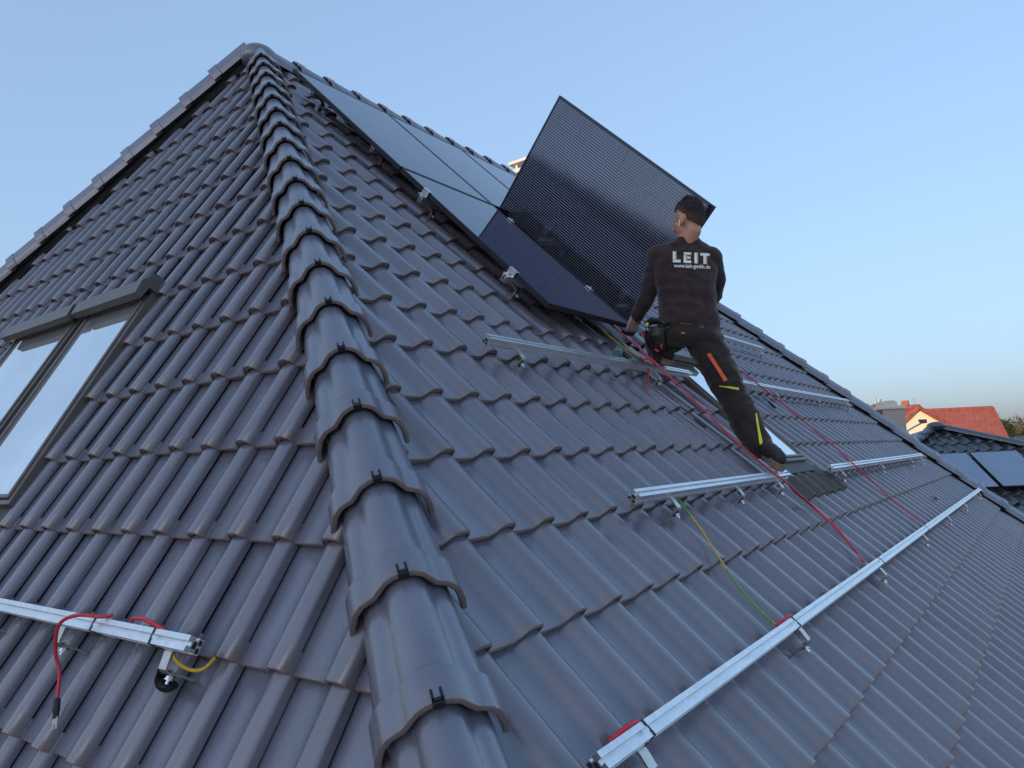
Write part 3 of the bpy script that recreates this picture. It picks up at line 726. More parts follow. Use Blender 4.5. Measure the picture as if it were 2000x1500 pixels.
HC = at(1343, 430, 4.84)
FACE = (FWD * .72 - RGT * .69 + DWN * .10).normalized()
HUP = (UPV * .985 + FWD * .05 - RGT * .03); HUP = (HUP - HUP.dot(FACE) * FACE).normalized()
HLT = HUP.cross(FACE)                        # to the left ear
if HLT.dot(-RGT) < 0: HLT = -HLT
HR = Matrix((FACE, HLT, HUP)).transposed()
def hp(f, l, u): return HC + FACE * f + HLT * l + HUP * u
b = MB()
b.ell(hp(-.012, 0, .022), (.096, .076, .094), None, 20, 14, HR)       # skull
b.ell(hp(.035, 0, -.035), (.062, .060, .078), None, 16, 12, HR)       # face
b.ell(hp(.050, 0, -.090), (.040, .040, .026), None, 12, 8, HR)        # chin
b.ell(hp(.085, 0, .010), (.016, .042, .012), None, 10, 6, HR)         # brow
b.tube([hp(.088, 0, .0), hp(.112, 0, -.035), hp(.098, 0, -.045)], [.010, .015, .012], 10)   # nose
b.ell(hp(.090, 0, -.068), (.012, .024, .010), None, 10, 6, HR)        # mouth
for s_ in (-1, 1):
    b.ell(hp(.058, s_ * .040, -.025), (.026, .020, .018), None, 10, 6, HR)   # cheek bones
    b.ell(hp(-.002, s_ * .080, -.014), (.018, .009, .031), None, 12, 8, HR)   # ears
    b.ell(hp(.006, s_ * .076, -.032), (.010, .008, .014), None, 10, 6, HR)
neck0 = at(1338, 478, 4.86)
b.tube([hp(-.030, 0, -.015), hp(-.034, 0, -.075), neck0], [.056, .056, .066], 16)
# slim torso, arms, hands and legs under the clothes
rings(b, [(at(1338, 478, 4.86), .075, .06, LAT, DEP), (at(1337, 500, 4.87), .165, .085, LAT, DEP), (at(1338, 540, 4.83), .155, .095, LAT, DEP), (at(1343, 600, 4.77), .14, .09, LAT, DEP), (at(1345, 660, 4.73), .15, .10, LAT, DEP)])
L_ARM = [(1286, 500, 4.87, .060), (1275, 540, 4.87, .048), (1263, 580, 4.88, .042), (1250, 603, 4.93, .036), (1240, 622, 4.97, .028)]
R_ARM = [(1386, 504, 4.87, .060), (1399, 545, 4.91, .048), (1391, 582, 5.0, .042), (1365, 590, 5.1, .034), (1330, 590, 5.2, .028)]
chain(b, L_ARM); chain(b, R_ARM)
R_LEG = [(1377, 676, 4.68, .090), (1402, 722, 4.64, .080), (1432, 776, 4.58, .062), (1460, 826, 4.51, .058), (1484, 868, 4.44, .040), (1497, 892, 4.43, .036)]
L_LEG = [(1312, 654, 4.79, .085), (1296, 664, 4.92, .076), (1284, 668, 5.02, .060), (1285, 680, 4.93, .052), (1292, 698, 4.84, .042)]
chain(b, R_LEG); chain(b, L_LEG)
def hand(b, wr, kn, spread, curl, s=1.0, dr=0.0):
    """palm and five bent fingers: wr wrist, kn middle knuckle, spread = direction little -> index, curl = direction fingers bend to"""
    ax = (kn - wr).normalized(); sp = (spread - spread.dot(ax) * ax).normalized(); cu = (curl - curl.dot(ax) * ax); cu = (cu - cu.dot(sp) * sp).normalized()
    L = (kn - wr).length
    for i in range(4):
        o = sp * (-.030 + .020 * i) * s
        b.tube([wr + o * .55, wr + ax * L * .5 + o * .9, kn + o], [.013 * s + dr, .0135 * s + dr, .012 * s + dr], 8)
        ln = (.72, .95, 1.0, .90)[i] * s; k0 = kn + o
        k1 = k0 + (ax * .85 + cu * .45).normalized() * .040 * ln; k2 = k1 + (ax * .25 + cu * .95).normalized() * .028 * ln; k3 = k2 + (cu * .95 - ax * .25).normalized() * .022 * ln
        b.tube([k0, k1, k2, k3], [.0105 * s + dr, .0095 * s + dr, .0088 * s + dr, .0072 * s + dr], 8); b.ell(k3, ((.0072 * s + dr),) * 3, None, 8, 6)
    t0 = wr + ax * L * .30 + sp * .030 * s; t1 = t0 + (ax * .55 + sp * .6 + cu * .5).normalized() * .040 * s; t2 = t1 + (ax * .7 + cu * .7).normalized() * .030 * s
    b.tube([wr + ax * L * .1 + sp * .015 * s, t0, t1, t2], [.014 * s + dr, .0135 * s + dr, .011 * s + dr, .009 * s + dr], 8); b.ell(t2, ((.009 * s + dr),) * 3, None, 8, 6)
wl, kl = at(1240, 622, 4.97), at(1233, 645, 5.00)
hand(b, wl, kl, (RGT + FWD * .4), (FWD - RGT * .25 + DWN * .2), 1.0, -.0025)
wr_, kr_ = at(1330, 590, 5.2), at(1312, 592, 5.25)
hand(b, wr_, kr_, UPV, -RGT * .4 + FWD, 1.0)
organic('body', b, .0055, 4, M['skin'], man)

# hair: a close cap over crown and back of the head
b = MB(); nn, mm = 40, 30; vs_ = []; fs_ = []; huv = []
for i in range(mm + 1):
    th = math.pi * .80 * i / mm
    for j in range(nn):
        ph = 2 * math.pi * j / nn
        d = Vector((math.sin(th) * math.cos(ph), math.sin(th) * math.sin(ph), math.cos(th)))
        f, l, u = d.x * .098 - .012, d.y * .0785, d.z * .0985 + .022
        thick = .006 + .016 * max(0, math.cos(ph + .5)) * max(0, d.z) + .008 * max(0, -math.cos(ph)) + .012 * max(0, d.z) ** 2 + .0025 * noise.noise(Vector((d.x * 22, d.y * 22, d.z * 22))) - .004 * max(0, -d.z - .2) + .004 * noise.noise(Vector((d.x * 5, d.y * 5, d.z * 5)))
        hx, hy = math.cos(ph), math.sin(ph); edge = .56 - .26 * max(0, hx) + .20 * max(0, -hx) - (.10 if abs(hy) > .8 and hx > -.2 else 0) + .012 * noise.noise(Vector((hx * 6, hy * 6, 1)))   # hairline comes lower at the nape
        lim = math.pi * edge; huv.append((ph, min(1, th / lim)))
        if th > lim: thick = -.012
        k_ = 1 + thick / .09
        vs_.append(hp(-.012 + (f + .012) * k_, l * k_, .022 + (u - .022) * k_))
for i in range(mm):
    for j in range(nn): fs_.append((i * nn + j, (i + 1) * nn + j, (i + 1) * nn + (j + 1) % nn, i * nn + (j + 1) % nn))
b.add(vs_, fs_, None, huv)
hr_ = random.Random(8); sv, sf, su = [], [], []
for q_ in range(2600):                                    # short strands that break the outline
    i = hr_.randrange(1, mm); j = hr_.randrange(nn); k_ = i * nn + j
    if huv[k_][1] >= .97: continue
    p = vs_[k_].lerp(vs_[i * nn + (j + 1) % nn], hr_.random()).lerp(vs_[(i - 1) * nn + j], hr_.random()); nq = (p - hp(-.012, 0, .01)).normalized()
    ln = .020 * (1 - huv[k_][1]) + .005; tg = (nq * .7 - FACE * .35 + Vector((hr_.gauss(0, .4), hr_.gauss(0, .4), hr_.gauss(0, .4)))).normalized(); sd = nq.orthogonal().normalized() * .0022; c_ = len(sv)
    sv += [p - sd - nq * .004, p + sd - nq * .004, p + tg * ln]; sf.append((c_, c_ + 1, c_ + 2)); su += [huv[k_]] * 3
b.add(sv, sf, None, su)
hair = b.build('hair', M['hair'], man, None, 80)
b = MB(); b.ell(hp(.010, .083, -.018), (.007, .006, .009), None, 10, 8, HR); b.tube([hp(.010, .086, -.020), hp(.016, .084, -.048)], .0035, 8); b.build('earbud', M['white'], man)

def folds(amp, sc_, seed):
    o = Vector((seed, seed * 2, 0))
    def f(p):
        a = noise.noise(p * sc_ + o); w_ = Vector((noise.noise(p * 4 + o), noise.noise(p * 4 - o), 0)) * .5; c = noise.noise(Vector((p.x * sc_ * .8, p.y * sc_ * .8, p.z * sc_ * 1.3)) + o + w_)
        return amp * ((1 - 2 * abs(c)) * .7 + a * .5 + .25 * noise.noise(p * sc_ * 3 + o))
    return f
# sweatshirt
b = MB()
rings(b, [(at(1347, 641, 4.73), .190, .122, LAT, DEP), (at(1346, 630, 4.735), .197, .128, LAT, DEP), (at(1343, 600, 4.76), .183, .118, LAT, DEP), (at(1340, 560, 4.80), .196, .122, LAT, DEP),
          (at(1337, 522, 4.85), .214, .126, LAT, DEP), (at(1336, 496, 4.88), .212, .112, LAT, DEP), (at(1337, 481, 4.88), .160, .092, LAT, DEP), (at(1339, 470, 4.87), .088, .076, LAT, DEP), (at(1341, 465, 4.865), .076, .070, LAT, DEP)], 32)
LS = [(1287, 501, 4.87, .078), (1277, 540, 4.87, .066), (1265, 578, 4.88, .058), (1253, 600, 4.92, .050), (1245, 616, 4.955, .044)]
RS = [(1386, 505, 4.87, .078), (1397, 545, 4.91, .066), (1389, 582, 5.0, .058), (1365, 590, 5.1, .046), (1345, 590, 5.16, .040)]
chain(b, LS); chain(b, RS)
sweat = organic('sweatshirt', b, .0085, 7, M['sweater'], man, folds(.0105, 9, 3.1))
# trousers
b = MB()
rings(b, [(at(1346, 628, 4.735), .178, .112, LAT, DEP), (at(1346, 640, 4.73), .190, .124, LAT, DEP), (at(1347, 655, 4.72), .194, .138, LAT, DEP), (at(1349, 667, 4.72), .180, .130, LAT, DEP), (at(1352, 675, 4.72), .130, .10, LAT, DEP)], 28)
chain(b, [(1376, 664, 4.69, .112), (1403, 720, 4.64, .104), (1431, 774, 4.58, .092), (1459, 826, 4.51, .086), (1481, 866, 4.445, .078), (1485, 872, 4.44, .070)], 18)
chain(b, [(1312, 654, 4.79, .105), (1296, 664, 4.92, .098), (1284, 668, 5.02, .080), (1285, 680, 4.93, .072), (1290, 691, 4.86, .064), (1292, 696, 4.84, .060)], 18)
trou = organic('trousers', b, .0085, 6, M['trousers'], man, folds(.014, 10, 7.7))
# boots: the sole lies along the roof, heel towards the camera
def boot(ankle, heel, f, n):
    f = (f - f.dot(n) * n).normalized(); l = n.cross(f)
    pts = [ankle, ankle.lerp(heel + n * .06 + f * .02, .6), heel + n * .052 + f * .03, heel + n * .050 + f * .11, heel + n * .040 + f * .19]
    b = MB(); rs = [.050, .048, .043, .041, .033]; sp = spline(pts, 4); rr = []
    for i in range(4): rr += [rs[i] + (rs[i + 1] - rs[i]) * q_ / 4 for q_ in range(4)]
    b.tube(sp, rr + [rs[-1]], 14); b.ell(pts[0], (.050,) * 3, None, 12, 8); b.ell(pts[-1], (.033,) * 3, None, 12, 8); b.ell(pts[2], (.043,) * 3, None, 12, 8)
    bt = organic('boot', b, .006, 4, M['boot'], man, folds(.003, 25, 1.0))
    mtx = Matrix(((f.x, l.x, n.x, 0), (f.y, l.y, n.y, 0), (f.z, l.z, n.z, 0), (0, 0, 0, 1))); mtx.translation = heel + f * .09
    pr = [(-.115, -.034), (-.095, -.048), (-.05, -.045), (0, -.040), (.06, -.052), (.115, -.045), (.145, -.015), (.145, .015), (.115, .045), (.06, .050), (0, .040), (-.05, .045), (-.095, .048), (-.115, .034)]
    b = MB(); b.prism(pr, -.004, .020, mtx); b.prism([(x * .97, y * .94) for x, y in pr], .0205, .032, mtx)
    for q_ in range(6): xx = -.10 + q_ * .04; b.box((xx, -.036, -.013), (xx + .026, .036, -.0045), mtx)
    b.build('boot_sole', M['sole'], bt, None, 30)
boot(at(1485, 868, 4.44), onR(1516, 913, .105), -dR * .6 + eX * .8, (nR + Vector((0, 0, .35))).normalized())
boot(at(1292, 694, 4.85), onR(1303, 710, .115), -dR * .7 + eX * .6, (nR + Vector((0, 0, .55)) - eX * .25).normalized())
# glove
b = MB(); hand(b, wl + (wl - kl) * .25, kl, (RGT + FWD * .4), (FWD - RGT * .25 + DWN * .2), 1.10, .001)
glove = organic('glove', b, .0045, 3, M['glove'], man, folds(.0015, 40, 2.0))
ax = (kl - wl).normalized()
nm = glove.data; nm.materials.append(M['blackp'])
for p in nm.polygons:
    if (p.center - kl).dot(ax) > .012: p.material_index = 1

# prints and trims laid on the cloth
dg = bpy.context.evaluated_depsgraph_get()
def bvh(o): return BVHTree.FromPolygons([v.co.copy() for v in o.data.vertices], [tuple(p.vertices) for p in o.data.polygons])
BV_S, BV_T = bvh(sweat), bvh(trou)
def drape(bv, px, py, off):
    r = ray(px, py).normalized(); h, n, _, _ = bv.ray_cast(CAM, r)
    return None if h is None else h + n * off
def patch(b, bv, corners, nu, nv, off=.0025):
    """a thin cloth strip: bilinear grid between four corners in the picture of the garment, carried onto the garment itself"""
    (x0, y0), (x1, y1), (x2, y2), (x3, y3) = corners; g = {}
    vs_ = []; fs = []
    for i in range(nu + 1):
        for j in range(nv + 1):
            s, t = i / nu, j / nv
            x = (x0 * (1 - s) + x1 * s) * (1 - t) + (x3 * (1 - s) + x2 * s) * t; y = (y0 * (1 - s) + y1 * s) * (1 - t) + (y3 * (1 - s) + y2 * s) * t
            p = drape(bv, x, y, off)
            if p is not None: g[i, j] = len(vs_); vs_.append(p)
    for i in range(nu):
        for j in range(nv):
            q = [(i, j), (i + 1, j), (i + 1, j + 1), (i, j + 1)]
            if all(c in g for c in q): fs.append(tuple(g[c] for c in q))
    if fs: b.add(vs_, fs)
def rect(b, bv, x0, y0, x1, y1, off, slope=.055):
    k_ = lambda x, y: (x, y + (x - 1350) * slope)
    patch(b, bv, (k_(x0, y0), k_(x1, y0), k_(x1, y1), k_(x0, y1)), 3, max(2, int((y1 - y0) / 3)), off)
wb, gb = MB(), MB()
T0, T1 = 493.5, 514.5
def letter(b_, rs, off):
    for x0, y0, x1, y1 in rs: rect(b_, BV_S, x0, y0, x1, y1, off)
letter(wb, [(1314, T0, 1321, T1), (1314, T1 - 5.2, 1329, T1)], .0030)                                                   # L
letter(wb, [(1335, T0, 1341.5, T1), (1335, T0, 1350, T0 + 5), (1335, 501.7, 1348.5, 506.3), (1335, T1 - 5, 1350, T1)], .0030)   # E
letter(wb, [(1356, T0, 1363, T1)], .0030)                                                                              # I
letter(wb, [(1367.5, T0, 1386, T0 + 5.2), (1373.2, T0, 1380.4, T1)], .0030)                                              # T
letter(gb, [(1319.2, T0 + .6, 1321.4, T1 - 5), (1339.8, T0 + 5, 1341.8, T1 - 5), (1361.3, T0, 1363.4, T1), (1378.6, T0 + 5, 1380.8, T1), (1314, T1 - 6.2, 1329, T1 - 4.9), (1335, T0 + 4.4, 1350, T0 + 5.8), (1384.6, T0, 1386.4, T0 + 5.2)], .0040)
wb.build('back_lettering', M['white'], man, None, 0); gb.build('lettering_shade', M['gold'], man, None, 0)
fc = bpy.data.curves.new('url', 'FONT'); fc.body = 'www.leit-gmbh.de'; fc.size = 1.0; fc.resolution_u = 3; fc.offset = .022
fo = bpy.data.objects.new('url', fc); COL.objects.link(fo)
fm = bpy.data.meshes.new_from_object(fo.evaluated_get(bpy.context.evaluated_depsgraph_get())); bpy.data.objects.remove(fo)
xs = [v.co.x for v in fm.vertices]; xa, xb = min(xs), max(xs); sc1 = (1387 - 1316) / (xb - xa)
ub = MB(); vv = []; ok = True
for v in fm.vertices:
    x = 1316 + (v.co.x - xa) * sc1; y = 523.6 - v.co.y * sc1 * 1.08 + (x - 1350) * .04
    p = drape(BV_S, x, y, .0032); vv.append(p if p is not None else Vector((0, 0, 0)))
ub.add(vv, [tuple(p.vertices) for p in fm.polygons]); ub.build('back_web_address', M['white'], man, None, 0)
b = MB(); patch(b, BV_T, ((1381, 692), (1388, 690), (1421, 742), (1415, 746)), 2, 14, .004); b.build('orange_thigh_trim', M['orange'], man)
b = MB(); patch(b, BV_T, ((1405, 752.5), (1405, 754.5), (1443, 762), (1442, 757)), 2, 10, .004); b.build('yellow_knee_trim', M['neon'], man)
b = MB(); patch(b, BV_T, ((1474.5, 808), (1477, 806), (1489.5, 867), (1483.5, 868)), 2, 14, .004); b.build('yellow_shin_trim', M['neon'], man)
def seam(pts, r, mat, name):
    b = MB(); ps = [drape(BV_T, x, y, .002) for x, y in pts]; ps = [p for p in ps if p is not None]
    if len(ps) > 1: b.tube(ps, r, 5); b.build(name, M[mat], man)
for xo, yo in ((1300, 626), (1367, 635)):
    for q in (0, 3.2, 6.4): seam([(xo + q, yo + 1), (xo + q - .8, yo + 9)], .0011, 'gold', 'belt_loop_stitching')
    for q in (10, 12.5): seam([(xo - 1.4, yo + q), (xo + 5.6, yo + q + 1.4)], .0011, 'gold', 'belt_loop_stitching')
seam([(1313, 628), (1330, 632), (1350, 634)], .001, 'gold', 'pocket_stitching')
seam([(1345, 650), (1345, 690)], .001, 'blackp', 'seat_seam')
b = MB(); patch(b, BV_T, ((1330.5, 649), (1337.5, 650), (1337.5, 652.6), (1330.5, 651.6)), 3, 2, .004); b.build('orange_label', M['orange'], man)
b = MB()
patch(b, BV_T, ((1345, 642), (1392, 640), (1390, 664), (1348, 662)), 8, 5, .006); b.build('back_pocket', M['trousers'], man)
seam([(1432, 790), (1445, 825), (1462, 868)], .002, 'boot', 'leg_seam')
# belt holster with pouches at the left hip
b = MB(); b.tube([at(1288, 624, 4.62), at(1297, 630, 4.60), at(1307, 627, 4.60)], .014, 8, True, .5)
b.tube([at(1288, 640, 4.66), at(1284, 655, 4.66), at(1287, 676, 4.67), at(1290, 684, 4.68)], [.050, .056, .046, .030], 12)
b.tube([at(1275, 640, 4.74), at(1270, 660, 4.75), at(1274, 678, 4.76)], [.040, .042, .030], 10)
b.tube([at(1262, 632, 4.86), at(1275, 628, 4.78), at(1290, 627, 4.68)], .020, 8)
organic('tool_pouch', b, .006, 4, M['blackp'], man, folds(.003, 22, 5.0))
for (x0, y0, t0), (x1, y1, t1), r, mt, nm_ in (((1291.5, 672, 4.60), (1292, 680, 4.61), .008, 'red', 'red_tool_handle'), ((1279, 682, 4.63), (1285.5, 686.5, 4.63), .0075, 'red', 'red_tool_handle'), ((1265, 630.5, 4.71), (1262.5, 637, 4.71), .010, 'neon', 'yellow_tool_handle'), ((1264, 640, 4.72), (1266, 645, 4.72), .009, 'steel', 'steel_tool_handle'), ((1253, 652, 4.78), (1257, 657, 4.78), .008, 'red', 'red_tool_handle')):
    b = MB(); b.tube([at(x0, y0, t0), at(x1, y1, t1)], r, 8); b.build(nm_, M[mt], man)

# ================================================================ neighbouring houses
E1 = Vector((RGT.x, RGT.y, 0)).normalized(); E2 = Vector((FWD.x, FWD.y, 0)).normalized()
def loc(p, o): q_ = p - o; return q_.dot(E1), q_.dot(E2), q_.z
# --- house with black glazed hip roof and solar panels
A2 = at(1822, 834, 19.0)
def n2(a, z, c): return A2 + E1 * a + E2 * z + Vector((0, 0, c))
SL = .70                                                        # rise per metre of the front slope
dn2 = (-E2 - Vector((0, 0, SL))).normalized(); cs2 = 1 / math.hypot(1, SL)
h2 = empty('neighbour_house', Vector((A2.x, A2.y, 0)), 'house with black glazed tiles and solar panels beyond the right hip', 'house')
nF = E1.cross(-dn2).normalized()
HLd = (-E1 * .70 - E2 * .45 - Vector((0, 0, .315))).normalized(); HRd = (E1 * 1.64 - E2 * .80 - Vector((0, 0, .56))).normalized()
APX = A2 + E1 * .16; EAVE = 3.6
def dn(p, d, drop): return p + d * (drop / -d.z)
b = MB()
l_, r_ = dn(A2, HLd, 2.2), dn(APX, HRd, 2.2)
b.add([A2 - nF * .09, l_ - nF * .09, r_ - nF * .09, APX - nF * .09], [(0, 1, 2, 3)])
lb, rb = l_ + E2 * 9.5, r_ + E2 * 8.5
b.add([A2, lb, l_], [(0, 1, 2)]); b.add([APX, r_, rb], [(0, 1, 2)]); b.add([A2, APX, rb, lb], [(0, 1, 2, 3)])
b.build('roof_body', M['tile2'], h2)
W2, G2_ = .30, .345
T2 = tile_mb(W2, 1.5, G2_); T2M = T2.mesh('roof_tile_black', M['tile2'], 40); T2V = np.array(T2.v)
def inside_n(p0, dv, n, ref):
    q_ = dv.cross(n); return side(p0, q_ if (ref - p0).dot(q_) > 0 else -q_)
ref = A2 - E2 * 2 - Vector((0, 0, 1.4)) + E1 * .6
pl2 = [inside_n(A2, HLd, nF, ref), inside_n(APX, HRd, nF, ref)]
up2 = -dn2
for j in range(0, 9):
    for i in range(-16, 22):
        o = A2 + E1 * (i * W2) + dn2 * (.38 + j * G2_)
        mtx = Matrix(((E1.x, up2.x, nF.x, o.x), (E1.y, up2.y, nF.y, o.y), (E1.z, up2.z, nF.z, o.z), (0, 0, 0, 1)))
        A_ = np.array(mtx); P_ = T2V @ A_[:3, :3].T + A_[:3, 3]; gone = cut = False
        for p0, n in pl2:
            s_ = (P_ - np.array(p0)) @ np.array(n)
            if s_.max() < .03: gone = True
            if s_.min() < 0: cut = True
        px, py, _ = pix(o)
        if gone or px < 1755 or px > 2060 or py > 985: continue
        if cut:
            bm = bmesh.new(); bm.from_mesh(T2M); bm.transform(mtx)
            for p0, n in pl2: bmesh.ops.bisect_plane(bm, geom=bm.verts[:] + bm.edges[:] + bm.faces[:], plane_co=p0, plane_no=n, clear_inner=True)
            if not bm.faces: bm.free(); continue
            me = bpy.data.meshes.new('roof_tile_black_cut'); bm.to_mesh(me); bm.free(); me.materials.append(M['tile2']); me.set_sharp_from_angle(angle=math.radians(40)); inst('roof_tile', me, h2, Matrix.Identity(4))
        else: inst('roof_tile', T2M, h2, mtx)
b = MB(); pr = [(-.13, -.07), (-.12, -.02), (-.08, .04), (0, .065), (.08, .04), (.12, -.02), (.13, -.07)]; n = len(pr); vs_ = []; fs_ = []
for y, s_ in ((.01, .8), (0, 1.0), (.002, 1.06), (.06, 1.04), (.07, .97), (.42, .90)):
    for x, z in pr: vs_.append((x * s_, y, z * s_))
for i in range(5):
    for jj in range(n - 1): fs_.append((i * n + jj, i * n + jj + 1, (i + 1) * n + jj + 1, (i + 1) * n + jj))
b.add(vs_, fs_); HT2 = b.mesh('ridge_tile_black', M['tile2'], 40)
def run2(p0, dv, cnt, nv):
    up = -dv; nv = (nv - nv.dot(up) * up).normalized(); x = up.cross(nv)
    for q_ in range(cnt):
        o = p0 + dv * (.38 * (q_ + .7)) + nv * .03
        inst('ridge_tile', HT2, h2, Matrix(((x.x, up.x, nv.x, o.x), (x.y, up.y, nv.y, o.y), (x.z, up.z, nv.z, o.z), (0, 0, 0, 1))))
run2(A2, HLd, 9, Zv); run2(APX, HRd, 12, Zv)
b = MB(); b.ell(A2 + E1 * .08 + Vector((0, 0, .02)), (.24, .22, .12), None, 14, 8); b.build('ridge_cap', M['tile2'], h2)
lw, rw = l_ - HLd * .5, r_ - HRd * .5
b = MB(); base = [l_ + E2 * .6 + E1 * .6, r_ + E2 * .6 - E1 * .6, r_ + E2 * 8 - E1 * .6, l_ + E2 * 9 + E1 * .6]
b.add([Vector((p.x, p.y, 0)) for p in base] + [Vector((p.x, p.y, l_.z + .25)) for p in base], [(0, 1, 5, 4), (1, 2, 6, 5), (2, 3, 7, 6), (3, 0, 4, 7)]); b.build('house_wall', M['grey'], h2)
b = MB(); b.tube([l_ - Vector((0, 0, .05)), r_ - Vector((0, 0, .05))], .08, 8); b.build('eaves_gutter', M['blackframe'], h2)
c0 = at(1726, 800, 20.0); c0b = at(1767, 800, 20.0); cw = (c0b - c0).length
b = MB(); mtx = Matrix(((E1.x, E2.x, 0, c0.x), (E1.y, E2.y, 0, c0.y), (0, 0, 1, c0.z), (0, 0, 0, 1)))
b.box((0, 0, -2.4), (cw, .75, 0), mtx); ch2 = b.build('chimney', M['concrete'], h2)
b = MB(); b.box((-.04, -.04, .002), (cw + .03, .79, .085), mtx, .01); b.build('chimney_cap', M['capstone'], ch2)
b = MB(); vs_ = []
for x in (.10, cw - .12):
    pass
pf = [(.10, .086), (.10, .20), (.14, .245), (.36, .25), (.44, .21), (.47, .086)]
b.add([mtx @ Vector((x, .12, z)) for x, z in pf] + [mtx @ Vector((x, .62, z)) for x, z in pf], [tuple(range(5, -1, -1)), tuple(range(6, 12))] + [(i, (i + 1) % 6, 6 + (i + 1) % 6, 6 + i) for i in range(6)]); b.build('chimney_cowl', M['capstone'], ch2)
b = MB(); b.box((-.07, .1, -.75), (-.005, .5, -.02), mtx); b.build('chimney_pipe', M['bronze'], ch2)
def slope_pt(px, py): # point on the front slope of that house
    r = ray(px, py); o = A2; return CAM + r * ((o - CAM).dot(nF) / r.dot(nF))
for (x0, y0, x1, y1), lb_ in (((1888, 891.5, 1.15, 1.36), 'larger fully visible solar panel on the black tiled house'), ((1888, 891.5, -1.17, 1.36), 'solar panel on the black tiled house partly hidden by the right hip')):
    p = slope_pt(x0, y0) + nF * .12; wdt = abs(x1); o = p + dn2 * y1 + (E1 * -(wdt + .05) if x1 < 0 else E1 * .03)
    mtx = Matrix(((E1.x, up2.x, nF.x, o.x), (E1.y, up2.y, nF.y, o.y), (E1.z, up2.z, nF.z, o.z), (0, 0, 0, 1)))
    panel(mtx, lb_, False, y1, wdt, 'solar panels on the black tiled house', .04, 'pvsky')
# satellite dish arm on the hip
t = empty('antenna_arm', at(1772, 842, 18.2), 'grey dish arm with a dark box at its end above the black tiled roof', 'antenna')
b = MB(); b.tube([at(1768, 844, 18.2), at(1785, 834, 18.2), at(1800, 826, 18.2)], .022, 8); b.tube([at(1772, 842, 18.2), at(1772, 852, 18.2)], .03, 8); b.build('arm_tube', M['steel'], t)
b = MB(); p = at(1802, 823, 18.2); mtx = Matrix(((E1.x, E2.x, 0, p.x), (E1.y, E2.y, 0, p.y), (0, 0, 1, p.z), (0, 0, 0, 1)))
b.box((-.035, -.1, -.05), (.06, .1, .05), mtx, .012); b.tube([p - E1 * .03, p - E1 * .09 + Vector((0, 0, .03))], .035, 8); b.build('receiver_box', M['bronze'], t)

# --- house with red tiled roof and cream gable
h3 = empty('red_roofed_house', Vector((at(1860, 820, 46).x, at(1860, 820, 46).y, 0)), 'cream gabled house with a bright red tiled roof in the distance', 'house')
ra, rb_ = at(1806, 803, 47), at(1938, 795.5, 47); rb_.z = ra.z
ea, eb = at(1800, 872, 43.0), at(1973, 876, 43.0); eb.z = ea.z
def quad(b, p, uvs): b.add(p, [(0, 1, 2, 3)], None, uvs)
b = MB(); L3 = (rb_ - ra).length; S3 = ((ea - ra).length)
ra2 = ra - E1 * 3.0; ea2 = ea - E1 * 3.0
quad(b, [ea2, eb, rb_, ra2], [(0, 0), (L3 + 3.5, 0), (L3 + 3, S3), (0, S3)])
bk = 2 * (ra - ea); bk.z = 0; bk = E2 * bk.dot(E2)
quad(b, [eb + bk, ea2 + bk, ra2, rb_], [(0, 0), (L3 + 3, 0), (L3 + 3, S3), (0, S3)])
b.build('roof_slope', M['redroof'], h3)
b = MB(); b.tube([ra2 + Vector((0, 0, .02)), rb_ + Vector((0, 0, .02))], .13, 8); b.build('ridge_tiles', M['redroof'], h3)
b = MB(); b.tube([rb_ + E1 * .02, eb + E1 * .02], .10, 6); b.build('verge_board', M['redroof'], h3)
gA, gL_, gR_ = at(1793, 799, 42), at(1754, 832, 42), at(1850, 838, 42); gR_.z = gL_.z
gh = (gA.z - gL_.z); back = E2 * 6.0
b = MB()
quad(b, [gA - E2 * .08 + Vector((0, 0, .06)), gR_ - E2 * .08 + (gR_ - gA) * .06, gR_ + back + (gR_ - gA) * .06, gA + back + Vector((0, 0, .06))], [(0, 4), (0, 0), (6, 0), (6, 4)])
quad(b, [gA + back + Vector((0, 0, .06)), gL_ + back + (gL_ - gA) * .06, gL_ - E2 * .08 + (gL_ - gA) * .06, gA - E2 * .08 + Vector((0, 0, .06))], [(6, 4), (6, 0), (0, 0), (0, 4)])
b.build('gable_roof', M['redroof'], h3)
b = MB(); o_2 = -E2 * .1
b.tube([gL_ + o_2 + (gL_ - gA) * .06, gA + o_2 + Vector((0, 0, .08)), gR_ + o_2 + (gR_ - gA) * .06], .15, 6); b.build('verge_tiles', M['redroof'], h3)
b = MB(); b.tube([gA - E2 * .08 + Vector((0, 0, .12)), gA + back + Vector((0, 0, .12))], .17, 8); b.build('gable_ridge', M['redroof'], h3)
b = MB()
b.add([gA, gL_, Vector((gL_.x, gL_.y, 0)), Vector((gR_.x, gR_.y, 0)), gR_], [(0, 1, 2, 3, 4)])
for p_, q_ in ((gL_, gL_ + back), (gR_, gR_ + back)): b.add([Vector((p_.x, p_.y, 0)), p_, q_, Vector((q_.x, q_.y, 0))], [(0, 1, 2, 3)])
e0, e1_ = ea2 + E2 * .4, eb + E2 * .4 - E1 * .4; k_ = bk - E2 * .8
b.add([Vector((p.x, p.y, 0)) for p in (e0, e1_, e1_ + k_, e0 + k_)] + [Vector((p.x, p.y, ea.z + .2)) for p in (e0, e1_, e1_ + k_, e0 + k_)], [(0, 1, 5, 4), (1, 2, 6, 5), (2, 3, 7, 6), (3, 0, 4, 7)])
rt = rb_ - E1 * .4 - Vector((0, 0, .15)); b.add([e1_ + Vector((0, 0, .2)), e1_ + k_ + Vector((0, 0, .2)), rt], [(0, 1, 2)])
b.build('house_wall', M['cream'], h3)
